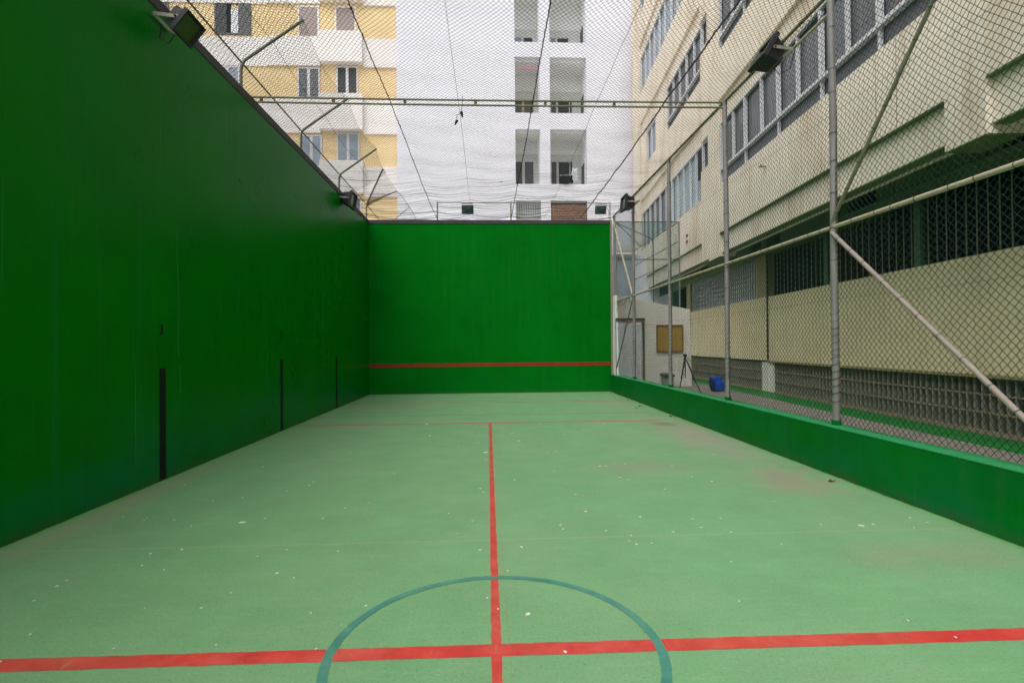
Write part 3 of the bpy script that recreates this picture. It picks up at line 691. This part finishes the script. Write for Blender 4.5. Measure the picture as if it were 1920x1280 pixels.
# ground storey
LG = 7.0
wl = MB()
joints = [U0, -2.0, -.5, 1.0, 2.5, 4.0, 5.55, 7.05, 8.53, 10.04, 11.54, 13.08, 14.5, 15.86]
for a_, b_ in zip(joints[:-1], joints[1:]): wl.box(LG, LG+.16, a_+.006, b_-.006, 1.135, 3.0)
wl.box(LG+.02, LG+.15, U0, 15.86, 1.14, 2.99)
for a_, b_ in zip([15.89, 17.4, 18.9, 20.4, 21.9], [17.4, 18.9, 20.4, 21.9, 23.4]): wl.box(LG+.004, LG+.16, a_+.003, b_-.003, 1.14, 3.02)
SB(wl, 'lower_wall', 'cream_low')
SB(MB().box(LG-.002, LG+.2, 15.89, 16.60, 3.022, 4.5).box(LG+.002, LG+.2, 23.4, 23.95, .2, 4.6).box(LG-.03, LG+.1, U0, 15.87, 1.09, 1.133), 'pier', 'cream_pier')
SB(MB().tube([(LG-.02, 15.87, 4.3), (LG-.02, 15.87, 1.15)], .025, 8), 'downpipe', 'tie', fixn=False)
SB(MB().box(LG+.02, LG+.3, 15.62, 16.38, .22, 1.088), 'short_pillar', 'whitewash')
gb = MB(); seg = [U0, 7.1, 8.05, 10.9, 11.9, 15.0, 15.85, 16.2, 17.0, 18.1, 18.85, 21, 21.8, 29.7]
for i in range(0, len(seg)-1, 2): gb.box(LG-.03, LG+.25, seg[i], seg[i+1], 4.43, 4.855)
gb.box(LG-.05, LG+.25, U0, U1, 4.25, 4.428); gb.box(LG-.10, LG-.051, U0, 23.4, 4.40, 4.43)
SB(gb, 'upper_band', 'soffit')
SB(MB().box(LG+.9, LG+.95, U0, U1, .2, 4.9).box(LG+.2, LG+.9, U0, U1, 4.84, 4.858), 'dark_interior', 'void')
def bars(a, b, z0, z1, pitch, r, m, posts_=(), hz=()):
    o = MB(); u = a+pitch/2
    while u < b: o.tube([(LG+.05, u, z0), (LG+.05, u, z1)], r, 6, False); u += pitch
    o.cur = 1
    for p_ in posts_: o.box(LG+.03, LG+.11, p_-.08, p_+.08, z0, z1)
    o.cur = 0
    for h in hz: o.box(LG+.035, LG+.065, a, b, h-.01, h+.01)
    return SB(o, 'window_grille', [m, 'bar_green'], fixn=False)
bars(-4, 15.85, 3.0, 4.25, .205, .011, 'bar', (12.87, 9.88, 6.9, 3.9, .9))
o = MB(); u = 16.66
while u < 23.30: o.box(LG+.03, LG+.06, u, u+.08, 3.04, 4.25); u += .18
o.box(LG+.34, LG+.36, 16.62, 23.38, 3.03, 4.25); o.cur = 1; o.box(LG-.004, LG+.09, 16.61, 23.39, 3.021, 3.05); o.box(LG+.0, LG+.09, 16.61, 16.65, 3.05, 4.25)
SB(o, 'louvre_grille', ['slat', 'bracket'])
# breeze-block lattice at the foot
for a_, b_ in ((-4, 15.6), (16.4, 23.4)):
    u = a_; o = MB()
    while u < b_: 
        o.add([(LG+.06, u, .27), (LG+.30, u+.06, .27), (LG+.30, u+.085, .27), (LG+.06, u+.025, .27), (LG+.06, u, 1.09), (LG+.30, u+.06, 1.09), (LG+.30, u+.085, 1.09), (LG+.06, u+.025, 1.09)],
              [(0, 1, 2, 3), (7, 6, 5, 4), (0, 4, 5, 1), (1, 5, 6, 2), (2, 6, 7, 3), (3, 7, 4, 0)]); u += .146
    SB(o, 'lattice_fins', 'fin')
o = MB()
for a_, b_ in ((-4, 15.6), (16.4, 23.4)):
    for z_ in (.545, .825): o.box(LG+.045, LG+.075, a_, b_, z_-.011, z_+.011)
    o.box(LG+.03, LG+.30, a_, b_, .205, .268)
    u = a_
    while u < b_: o.box(LG+.048, LG+.062, u-.003, u+.018, .27, 1.088); u += .146
SB(o, 'lattice_edge', 'lattice')
SB(MB().box(LG+.32, LG+.36, U0, 23.4, .2, 1.13), 'lattice_backing', 'fin')
gs = MB().box(6.28, LG+.02, -9, 23.4, .198, .204).build('gutter_strip', 'green_strip', wk); gs.rotation_euler = (0, 0, -TH)

# ---------------------------------------------------------------- whitewashed utility wall with door, beside the front wall
uw = thing('utility_wall', 'dirty white wall with a sloping top and a door, right of the far green wall', 'wall', (5.6, 18.0, .2))
ox, oz = 5.6, .2
DX0, DX1, DZ = 4.345, 5.36, 2.53
o = MB()
o.prism([(XR+.06-ox, DZ-oz), (DX1-ox, DZ-oz), (DX1-ox, 3.13-oz), (XR+.06-ox, 3.33-oz)], 'y', 0, .22)
o.prism([(DX1+.002-ox, 0), (6.97-ox, 0), (6.93-ox, 2.83-oz), (DX1+.002-ox, 3.13-oz)], 'y', .001, .22)
o.prism([(XR+.06-ox, 0), (DX0-ox, 0), (DX0-ox, DZ-.002-oz), (XR+.06-ox, DZ-.002-oz)], 'y', .001, .22)
o.build('wall', 'whitewash', uw)
dr = MB().box(DX0+.04-ox, DX1-.07-ox, .05, .09, .03, DZ-.05-oz).build('door', 'door', uw)
MB().box(DX0-ox, DX1-ox, -.02, .10, DZ-.05-oz, DZ-oz+.01).box(DX1-.065-ox, DX1-.03-ox, -.018, .10, 1.2, DZ-.052-oz).build('lintel', 'door_frame', dr)
MB().box(DX1-.065-ox, DX1-.02-ox, -.012, .10, 0, 1.198).build('jamb', 'door_jamb', dr)
# folds in the sheet hung over the door
o = MB(); nx, nz = 26, 14; vs = []
for j in range(nz+1):
    for i in range(nx+1):
        xx_ = DX0+.05+(DX1-.09-DX0-.05)*i/nx; zz_ = .25+(2.40-.25)*j/nz
        vs.append((xx_-ox, .035-.02*abs(math.sin(i*.9+j*.35))*(.4+.6*abs(math.sin(j*.5+i*.2))), zz_-oz))
fs = [(j*(nx+1)+i, j*(nx+1)+i+1, (j+1)*(nx+1)+i+1, (j+1)*(nx+1)+i) for j in range(nz) for i in range(nx)]
sheet = MB().add(vs, fs, True).build('sheet', 'door', dr); sm_ = sheet.modifiers.new('t', 'SOLIDIFY'); sm_.thickness = .004
tp = MB().tube([(4.46, 17.96, 2.50), (4.62, 17.955, 2.45), (4.80, 17.95, 2.38), (4.96, 17.95, 2.37), (5.12, 17.95, 2.40), (5.32, 17.96, 2.43)], .014, 6).build('red_cord', 'red_tape'); tag(tp, 'red cord strung across the top of the pale door', 'cord')
nb = thing('notice_board', 'ochre notice board hanging on the white utility wall', 'notice board', (6.21, 17.99, 1.83))
MB().box(-.43, .43, -.03, -.005, -.42, .42).build('panel', 'board', nb)
MB().box(-.46, .46, -.05, -.002, .42, .47).box(-.46, .46, -.05, -.002, -.46, -.42).box(-.46, -.43, -.048, -.002, -.418, .418).box(.43, .46, -.048, -.002, -.418, .418).build('frame', 'board_frame', nb)
# cage of green mesh standing on the utility wall
cg = thing('mesh_cage', 'green mesh cage standing above the white utility wall', 'cage', (5.5, 18.1, 3))
def cpart(mb, name, m): mb.v = [(v[0]-5.5, v[1]-18.1, v[2]-3) for v in mb.v]; return mb.build(name, m, cg, fixn=False)
CY = 18.1
for px, py, z0 in ((4.40, CY, 3.3), (6.62, CY, 2.9), (6.62, 21.0, .2), (6.62, 23.9, .2)):
    cpart(MB().tube([(px, py, z0), (px, py, 5.86)], .026, 8), 'post', 'bar_green' if py > CY else 'steel')
for a_, b_ in (((4.4, CY, 5.85), (6.62, CY, 5.85)), ((4.4, CY, 4.56), (6.62, CY, 4.56)), ((6.62, CY, 5.85), (6.62, 23.9, 5.85)), ((6.62, CY, 5.18), (6.62, 23.9, 5.18)), ((6.62, CY, 4.56), (6.62, 23.9, 4.56)), ((4.4, 23.9, 5.85), (6.62, 23.9, 5.85)), ((4.45, CY+.05, 5.83), (6.6, 21.0, 5.83)), ((4.45, CY+.05, 5.83), (6.6, 22.6, 5.83))):
    cpart(MB().tube([a_, b_], .016, 8), 'rail', 'bar_green')
def plane_net(p0, du, dv, nu, nv, r, seed, parent, off, mask=None):
    I, J = grid(nu, nv); P_ = np.array(p0)+I[..., None]*np.array(du)+J[..., None]*np.array(dv); return net_mesh('chain_link', P_-np.array(off), nu, nv, r, 'mesh_teal', parent, seed=seed, jit=.003, mask=mask)
off = (5.5, 18.1, 3)
I, J = grid(46, 60); zc = 2.95+J*.049; xc = 4.4+I*.0485
plane_net((4.4, CY+.02, 2.95), (.0485, 0, 0), (0, 0, .049), 46, 60, .0028, 21, cg, off, mask=(zc < 5.86) & (zc > 3.32-(xc-4.3)*.19))
plane_net((6.64, CY, 4.0), (0, .0485, 0), (0, 0, .049), 119, 37, .0028, 22, cg, off)
plane_net((4.4, CY, 5.86), (.0485, 0, 0), (0, .05, 0), 46, 115, .003, 23, cg, off)
# torn strip of netting hanging from the middle rail by the corner
o = MB()
for k in range(26):
    y0_ = 16.2+k*.085; z0_ = 3.10; pts = [(XF-.03+random.uniform(-.03, .03), y0_+random.uniform(-.05, .05)*j, z0_-.05*j*random.uniform(.6, 1.4)) for j in range(random.randint(3, 6))]
    o.tube(pts, .004, 4, False)
fpart(o, 'torn_netting', 'mesh', fixn=False)

# ---------------------------------------------------------------- small things on the walkway
tr_ = thing('camera_tripod', 'black tripod standing open on the walkway behind the fence', 'tripod', (5.45, 14.6, .2))
apex = Vector((.02, 0, 1.0)); 
for k, (fx, fy) in enumerate(((-.22, -.10), (.42, -.22), (-.06, .34))):
    f_ = Vector((fx, fy, 0)); md_ = apex.lerp(f_, .5)
    o = MB(); o.tube([apex+Vector((fx, fy, 0))*.08, md_], .019, 8); o.tube([md_, f_], .012, 8); o.tube([md_+(apex-md_)*.05, md_-(apex-md_)*.05], .024, 8); o.tube([f_+Vector((0, 0, .03)), f_], [.014, .018], 8)
    o.build('leg', 'pole_black', tr_, fixn=False)
MB().tube([(.02, 0, 1.14), (.02, 0, .52)], .015, 8).build('centre_column', 'pole_black', tr_, fixn=False)
MB().tube([(.02, 0, 1.0), (.02, 0, 1.05)], .04, 10).box(-.03, .07, -.03, .03, 1.10, 1.16).tube([(.02, 0, 1.06), (.02, 0, 1.10)], .03, 10).tube([(.04, -.02, 1.1), (.14, -.10, .96)], .008, 6).build('head', 'pole_black', tr_, fixn=False)
MB().box(-.04, .01, -.05, -.01, .56, .62).build('clip', 'plastic_blue', tr_)

bp_ = thing('backpack', 'royal blue backpack slumped on the walkway floor', 'backpack', (6.95, 15.9, .2), R(14))
def blob(o, cx, cy, cz, hx, hy, hz, e=2.6, nu_=20, nv_=14, tilt=0):
    vs = []; 
    for j in range(nv_+1):
        ph = -math.pi/2+math.pi*j/nv_
        for i in range(nu_):
            th_ = 2*math.pi*i/nu_
            f_ = lambda c: math.copysign(abs(c)**(2/e), c)
            x_ = f_(math.cos(ph))*f_(math.cos(th_)); y_ = f_(math.cos(ph))*f_(math.sin(th_)); z_ = f_(math.sin(ph))
            nn = 1+.05*mnoise.noise(Vector((x_*2+cx, y_*2, z_*2)))
            vs.append((cx+hx*x_*nn+tilt*(z_+1)*hz, cy+hy*y_*nn, cz+hz*z_))
    fs = [(j*nu_+i, j*nu_+(i+1) % nu_, (j+1)*nu_+(i+1) % nu_, (j+1)*nu_+i) for j in range(nv_) for i in range(nu_)]
    o.add(vs, fs, True)
o = MB(); blob(o, 0, 0, .235, .165, .12, .235, 5, tilt=-.16); o.build('body', 'bag', bp_)
o = MB(); blob(o, .03, -.13, .17, .12, .05, .15, 5, tilt=-.14); o.build('pocket', 'bag', bp_)
o = MB(); blob(o, -.15, -.01, .22, .07, .10, .21, 4, tilt=-.14); o.build('side_pocket', 'bag_trim', bp_)
MB().tube([(-.05, 0, .46), (-.07, 0, .53), (-.02, 0, .54), (0, 0, .47)], .008, 6).build('handle', 'bag_trim', bp_, fixn=False)
MB().tube([(.12, -.05, .42), (.2, -.1, .3), (.2, -.1, .12), (.15, -.06, .05)], .012, 6).build('strap', 'bag_trim', bp_, fixn=False)

st = thing('low_stand', 'low pale box with a dark overhanging top against the white utility wall', 'box', (6.05, 17.75, .2))
MB().box(-.17, .16, -.12, .14, 0, .36).build('body', 'bin', st, bevel=.01)
MB().add([(-.21, -.17, .36), (.20, -.17, .36), (.20, .17, .36), (-.21, .17, .36), (-.21, -.17, .40), (.20, -.17, .40), (.20, .17, .46), (-.21, .17, .46)], [(3, 2, 1, 0), (4, 5, 6, 7), (0, 1, 5, 4), (1, 2, 6, 5), (2, 3, 7, 6), (3, 0, 4, 7)]).build('lid', 'pole_black', st, bevel=.008)

# ---------------------------------------------------------------- white apartment block
wb = thing('apartment_building', 'tall white apartment block with recessed balconies behind the far green wall', 'building', (2, 30, 0))
def wpart(mb, name, m, parent=None, **k): mb.v = [(v[0]-2, v[1]-30, v[2]) for v in mb.v]; return mb.build(name, m, parent or wb, **k)
WY = 30.0; xs_ = [-4.99, 1.64, 3.05, 3.62, 5.70, 11.0]
opens = {0: (18.80, 22.0), 1: (14.78, 17.95), 2: (10.75, 13.85), 3: (6.8, 9.81), -1: (22.8, 26)}
zs_ = [0]
o = MB()
o.box(xs_[0], xs_[1], WY, WY+.3, -.3, 30); o.box(xs_[4], xs_[5], WY, WY+.3, -.3, 30); o.box(xs_[2], xs_[3], WY, WY+.3, -.3, 30)
prevz = -.3
for k in (3, 2, 1, 0, -1):
    a_, b_ = opens[k]
    for x0, x1 in ((xs_[1], xs_[2]), (xs_[3], xs_[4])): o.box(x0+.001, x1-.001, WY+.003, WY+.3, prevz, a_)
    prevz = b_
for x0, x1 in ((xs_[1], xs_[2]), (xs_[3], xs_[4])): o.box(x0+.001, x1-.001, WY+.003, WY+.3, prevz, 30)
o.box(xs_[0], xs_[0]+.3, WY+.3, 44, -.3, 30); o.box(xs_[5]-.3, xs_[5], WY+.3, 44, -.3, 30); o.box(xs_[0], xs_[5], 43.7, 44, -.3, 30)
wpart(o, 'facade', 'white_wall')
D = 1.8  # balcony depth, cut short to let more light in
for k, (a_, b_) in opens.items():
    if k == -1: continue
    o = MB()
    o.box(xs_[1]-.4, xs_[4]+.4, WY+.301, WY+D, b_+.02, b_+.24); o.box(xs_[1]-.4, xs_[4]+.4, WY+.301, WY+D, a_-1.0, a_-.8)
    for x0, x1, d_ in ((xs_[1]-.15, xs_[1]-.001, D), (3.04, 3.16, D), (xs_[4]+.001, xs_[4]+.15, D)): o.box(x0, x1, WY+.302, WY+d_-.001, a_-.8, b_+.018)
    lg = wpart(o, 'balcony', 'loggia')
    ft = a_-.8
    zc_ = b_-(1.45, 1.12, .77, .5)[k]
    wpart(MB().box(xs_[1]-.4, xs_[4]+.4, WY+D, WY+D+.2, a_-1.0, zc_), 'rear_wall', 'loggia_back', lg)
    wpart(MB().box(xs_[1]-.4, xs_[4]+.4, WY+D-.02, WY+D+.2, zc_+.001, b_+.018), 'rear_wall_as_ceiling', 'loggia', lg)  # added white band on the rear wall stands in for the bright ceiling
    for (x0, x1, kind) in ((1.70, 2.13, 'd'), (2.29, 2.80, 'd'), (3.90, 4.19, 'd'), (4.32, 4.97, 'b')):
        if k == 3: continue
        o = MB(); h = ft+(2.05, 2.3, 2.65)[k]; y_ = WY+D
        o.box(x0-.05, x0, y_-.05, y_-.005, ft, h); o.box(x1, x1+.05, y_-.05, y_-.005, ft, h); o.box(x0-.05, x1+.05, y_-.052, y_-.005, h, h+.06)
        fm = 'wood' if (k == 1 and x0 < 3) else 'white_metal'
        wn = wpart(o, 'balcony_door', fm, lg)
        wpart(MB().box(x0, x1, y_-.03, y_-.004, ft, h), 'pane', 'shutter_dark' if (kind == 'b' or k == 0 and x0 > 2.2 and x0 < 3) else ('glass_blue' if k == 0 else 'shutter_grey'), wn)
        if kind == 'b' and k in (1, 2): wpart(MB().box(x1+.06, x1+.16, y_-.09, y_-.06, ft, h), 'shutter', 'shutter_dark', wn)
    if k != 3:    # grille of a side window
        o = MB()
        for q in range(7): o.tube([(xs_[4]-.02, WY+.85+q*.12, ft+.9), (xs_[4]-.02, WY+.85+q*.12, ft+2.3)], .02, 5, False)
        wpart(o, 'side_window', 'shutter_grey', lg, fixn=False)
o = MB()
for q in range(11): o.tube([(1.72+q*.13, WY+.1, 8.6), (1.72+q*.13, WY+.1, 9.75)], .012, 5, False)
o.box(1.66, 3.04, WY+.08, WY+.12, 8.85, 8.89); wpart(o, 'balcony_railing', 'shutter_grey', fixn=False)
wpart(MB().box(1.66, 3.03, WY+.5, WY+.54, 6.8, 9.8), 'balcony_screen', 'loggia_back')
o = MB(); o.box(3.63, 5.69, WY+.10, WY+.2, 6.8, 9.60)
br = wpart(o, 'brick_infill', 'mortar'); o = MB()
for r_ in range(20):
    z_ = 6.82+r_*.14; x_ = 3.64-(.14 if r_ % 2 else 0)
    while x_ < 5.66:
        o.box(max(x_, 3.635), min(x_+.26, 5.685), WY+.085, WY+.12, z_, z_+.115); x_ += .285
wpart(o, 'bricks', 'brick', br)
wpart(MB().box(1.95, 3.0, WY+.31, WY+.36, 17.42, 17.56), 'pink_hem', 'pink')
an = thing('annex', 'low pale annex with a tall window seen through the green mesh cage', 'annex', (7, 26, 0))
MB().box(-1.2, 1.5, 0, 3.5, -.3, 6.05).build('wall', 'white_wall', an)
MB().box(-1.3, .30, -.25, 3.6, 6.052, 6.47).build('roof', 'ivory', an)
MB().box(-.86, .12, -.03, -.002, 4.05, 5.98).build('window', 'glass_blue', an)
MB().box(-.90, -.86, -.05, -.001, 3.6, 6.0).box(.12, .2, -.05, -.001, 3.6, 6.0).build('window_frame', 'shutter_grey', an)

la = thing('laundry', 'black and white clothes drying on the lower right balcony of the white block', 'laundry', (4.55, 29.9, 10.75))
def cloth(o, x0, x1, z0, z1, dy=0):
    n_ = 10; vs = []
    for j in range(7):
        for i in range(n_+1): 
            vs.append((x0+(x1-x0)*i/n_+.03*math.sin(j*1.3), dy+.05*math.sin(i*1.6+j*.4), z0+(z1-z0)*j/6+.04*math.sin(i*.9)))
    fs = [(j*(n_+1)+i, j*(n_+1)+i+1, (j+1)*(n_+1)+i+1, (j+1)*(n_+1)+i) for j in range(6) for i in range(n_)]
    o.add(vs, fs, True)
o = MB(); cloth(o, -.42, .30, .02, .42); c_ = o.build('black_cloth', 'cloth_black', la); c_.modifiers.new('t', 'SOLIDIFY').thickness = .02
o = MB(); cloth(o, .32, .62, .1, .95, .3); c_ = o.build('white_cloth', 'cloth_white', la); c_.modifiers.new('t', 'SOLIDIFY').thickness = .02
MB().tube([(-.6, 0, .46), (.7, 0, .5)], .012, 6).build('rail', 'white_metal', la, fixn=False)

# ---------------------------------------------------------------- yellow apartment block
yb = thing('apartment_building', 'yellow apartment block with white bands and shuttered windows, upper left', 'building', (-12, 31.5, 0))
def ypart(mb, name, m, parent=None, **k): mb.v = [(v[0]+12, v[1]-31.5, v[2]) for v in mb.v]; return mb.build(name, m, parent or yb, **k)
YX = lambda px, z=18: (px-915)/1000*31.5/1.0
YY = 31.5
o = MB(); o.box(-30, -5.0, YY+.42, YY+9, -.3, 30); ypart(o, 'wall', 'yellow')
o = MB()
floors = [(19.87, 18.17), (16.20, 14.21), (12.26, 10.50), (8.2, 6.5), (23.7, 21.85)]
secs = [(-30, -12.85, .35, 0), (-12.85, -9.75, .28, .07), (-9.75, -7.25, .0, .28), (-7.25, -5.05, .30, 0)]
for zt, zb in floors:
    for x0, x1, dy, dz in secs: o.box(x0+.003, x1-.003, YY+dy, YY+.419, zb+dz*.6, zt+dz)
ypart(o, 'band', 'ivory')
def ywin(x0, x1, z0, z1, kind):
    y_ = YY+.42; o = MB(); t = .09
    fm = 'white_metal' if kind in ('louvre', 'grey', 'blue') else ('shutter_grey' if kind == 'open' else 'ivory')
    o.box(x0, x0+t, y_-.06, y_-.002, z0, z1); o.box(x1-t, x1, y_-.06, y_-.002, z0, z1); o.box(x0+t, x1-t, y_-.06, y_-.002, z1-t, z1); o.box(x0+t, x1-t, y_-.06, y_-.002, z0, z0+t)
    xm = (x0+x1)/2
    if kind in ('louvre', 'grey', 'blue'): o.box(xm-.08, xm+.08, y_-.062, y_-.002, z0+t, z1-t)
    wn = ypart(o, 'window', fm)
    if kind == 'louvre' or kind == 'grey':
        for a_, b_ in ((x0+t, xm-.08), (xm+.08, x1-t)):
            s_ = MB(); z_ = z0+t
            while z_ < z1-t-.04: s_.add([(a_, y_-.05, z_), (b_, y_-.05, z_), (b_, y_-.02, z_+.05), (a_, y_-.02, z_+.05), (a_, y_-.045, z_-.01), (b_, y_-.045, z_-.01), (b_, y_-.015, z_+.04), (a_, y_-.015, z_+.04)], [(0, 1, 2, 3), (7, 6, 5, 4), (0, 4, 5, 1), (1, 5, 6, 2), (2, 6, 7, 3), (3, 7, 4, 0)]); z_ += .085
            s_.box(a_, b_, y_-.012, y_-.003, z0+t, z1-t)
            ypart(s_, 'shutter', 'shutter_grey' if kind == 'louvre' else 'shutter_mid', wn)
    elif kind == 'blue': ypart(MB().box(x0+t, x1-t, y_-.03, y_-.004, z0+t, z1-t), 'pane', 'glass_blue', wn)
    elif kind == 'pink': ypart(MB().box(x0+.02, x1-.02, y_-.05, y_-.008, z0+.02, z1-.02), 'shutter', 'shutter_pink', wn)
    elif kind == 'open':
        ypart(MB().box(x0+t, xm-.35, y_-.05, y_-.004, z0+t, z1-t), 'shutter', 'shutter_dark', wn)
        ypart(MB().box(xm-.35, xm-.1, y_-.03, y_-.006, z0+t, z1-t), 'pane', 'void', wn)
        ypart(MB().box(xm-.1, xm+.32, y_-.04, y_-.005, z0+t, z1-.4), 'curtain', 'cloth_white', wn)
        ypart(MB().box(xm+.32, x1-t, y_-.055, y_-.004, z0+t, z1-t), 'shutter', 'shutter_grey', wn)
X = lambda px: (px-915)*.0318
for xa, xb in ((265, 334), (416, 482)): ywin(X(xa), X(xb), 20.0, 21.9, 'open')
for xa, xb in ((567, 606), (635, 674)): ywin(X(xa), X(xb), 19.87, 21.8, 'pink')
ywin(X(417), X(461), 16.4, 18.15, 'blue'); ywin(X(566), X(607), 16.3, 18.15, 'grey'); ywin(X(637), X(677), 16.48, 18.25, 'louvre')
ywin(X(571), X(610), 12.1, 14.15, 'blue'); ywin(X(637), X(679), 12.45, 14.3, 'blue')
ywin(X(655), X(682), 8.9, 10.5, 'grey'); ywin(X(560), X(606), 8.9, 10.5, 'grey')

# ---------------------------------------------------------------- debris on the floor
chips = [(-1.08, 9.87, 0.069), (-0.05, 8.25, 0.074), (-0.04, 7.72, 0.023), (-0.49, 8.79, 0.026), (0.52, 9.2, 0.074), (0.31, 6.54, 0.033), (0.95, 5.85, 0.023), (0.95, 5.25, 0.037), (1.5, 7.17, 0.043), (1.58, 7.18, 0.029), (1.62, 6.56, 0.033), (1.87, 7.29, 0.022), (2.51, 6.52, 0.033), (1.39, 9.74, 0.029), (2.75, 10.29, 0.031), (2.41, 11.08, 0.033), (1.07, 11.1, 0.033), (1.83, 10.24, 0.031), (-0.4, 5.28, 0.016), (-0.16, 5.04, 0.02), (-0.08, 4.32, 0.026), (0.65, 4.87, 0.034), (1.03, 4.69, 0.019), (1.44, 5.05, 0.03), (1.17, 4.43, 0.022), (1.34, 4.37, 0.013), (1.61, 4.62, 0.028), (1.91, 4.95, 0.02), (1.9, 4.72, 0.024), (2.18, 4.95, 0.015), (2.66, 6.28, 0.025), (0.13, 3.91, 0.012), (-0.06, 6.02, 0.03), (-0.1, 6.17, 0.025), (1.99, 5.99, 0.018), (1.05, 8.26, 0.025), (-2.16, 5.26, 0.021), (-2.71, 6.0, 0.024), (-2.98, 5.9, 0.024), (-1.47, 5.53, 0.022), (-3.02, 5.27, 0.021), (-3.3, 5.27, 0.016), (-3.58, 5.4, 0.016), (-2.76, 5.08, 0.015), (-1.6, 5.22, 0.016), (-2.52, 4.5, 0.032), (-2.72, 4.42, 0.027), (-2.64, 4.19, 0.013), (-2.42, 4.09, 0.012), (-1.65, 4.43, 0.022), (-1.83, 4.31, 0.013), (-1.4, 3.89, 0.016), (-1.52, 3.04, 0.009), (-2.59, 2.95, 0.009), (-2.07, 3.04, 0.012), (-2.19, 3.5, 0.01), (-3.01, 3.95, 0.012), (-2.66, 3.22, 0.01), (-2.99, 3.65, 0.011), (-1.83, 3.48, 0.01), (-1.74, 3.68, 0.011), (-1.22, 4.37, 0.017), (-0.79, 3.44, 0.014), (-0.95, 2.97, 0.009), (-1.11, 3.37, 0.01), (-0.02, 3.5, 0.011), (0.05, 3.35, 0.01), (2.47, 3.06, 0.009), (1.59, 3.35, 0.01), (-1.31, 11.34, 0.057), (1.21, 13.58, 0.054), (-0.62, 13.57, 0.054), (0.44, 10.01, 0.04), (2.24, 16.66, 0.05), (2.59, 2.87, 0.011), (3.47, 4.69, 0.033), (3.99, 4.7, 0.019), (3.94, 4.84, 0.015), (3.76, 4.58, 0.014), (3.0, 4.72, 0.019)]
def flake(x, y, s, m, name='paint_flake', thick=.003):
    o = MB(); n = 9; pts = []; a0 = random.uniform(0, 6); el = random.uniform(.45, .9)
    for k in range(n):
        a = 2*math.pi*k/n; q = s*.5*random.uniform(.6, 1.15); pts.append((q*math.cos(a), q*el*math.sin(a)))
    c, s2 = math.cos(a0), math.sin(a0); pts = [(p[0]*c-p[1]*s2, p[0]*s2+p[1]*c) for p in pts]
    return o.prism(pts, 'z', 0, thick).build(name, m, loc=(x, y, .0032))
fr = random.Random(11)
for _ in range(60):
    chips.append((round(fr.uniform(-3.8, 4.0), 2), round(3.2+14.5*fr.random()**1.1, 2), fr.uniform(.008, .03)))
for i, (x, y, s_) in enumerate(chips):
    if s_ < .026: s_ = .026*.45+s_*.55
    tag(flake(x, y, s_*1.1, 'chip'), 'tiny white flake scattered on the light green court floor', 'flake', 'white flakes scattered over the court floor')
for x, y, s_, lb, m in ((-2.32, 5.15, .08, 'largest white flake, lying alone on the left half of the court', 'chip'), (.23, 3.27, .045, 'white flake just right of the centre line, inside the teal circle', 'chip'),
        (.26, 4.36, .05, 'long thin white flake beside the centre line, beyond the teal circle', 'chip'), (.40, 2.86, .03, 'white flake lying on the nearest red line', 'chip'),
        (3.34, 4.66, .055, 'oval white flake near the low green wall at right', 'chip'), (1.01, 5.78, .06, 'buff leaf scrap with a pale edge in the middle right of the court', 'chip_pink'),
        (-.29, 4.70, .045, 'pinkish flake left of the centre line', 'chip_pink'), (1.24, 5.08, .04, 'brownish flake right of the centre line, among white flakes', 'chip_pink'), (-1.27, 5.69, .045, 'pinkish flake on the left half, far beyond the teal circle', 'chip_pink'), (-1.15, 5.15, .03, 'small buff flake on the left half of the court', 'chip_pink')):
    tag(flake(x, y, s_, m), lb, 'flake')
for x, y, s_, lb, m in ((4.05, 6.16, .10, 'dark brown dead leaves against the foot of the low green wall', 'leaf'), (4.13, 11.93, .09, 'dark leaf against the low green wall near the worn red line', 'leaf'),
        (4.00, 13.96, .12, 'reddish dead leaf by the low green wall, towards the far end', 'leaf_red'), (3.79, 13.5, .08, 'small reddish leaf out on the floor near the far right', 'leaf_red'), (4.12, 17.9, .12, 'reddish leaf in the far right corner of the court', 'leaf_red'), (4.12, 15.6, .12, 'pale reddish leaf at the end of the farthest red line', 'leaf_red')):
    tag(leafmesh(s_*.6, .6).build('dead_leaf', m, loc=(x, y, .004)), lb, 'leaf')
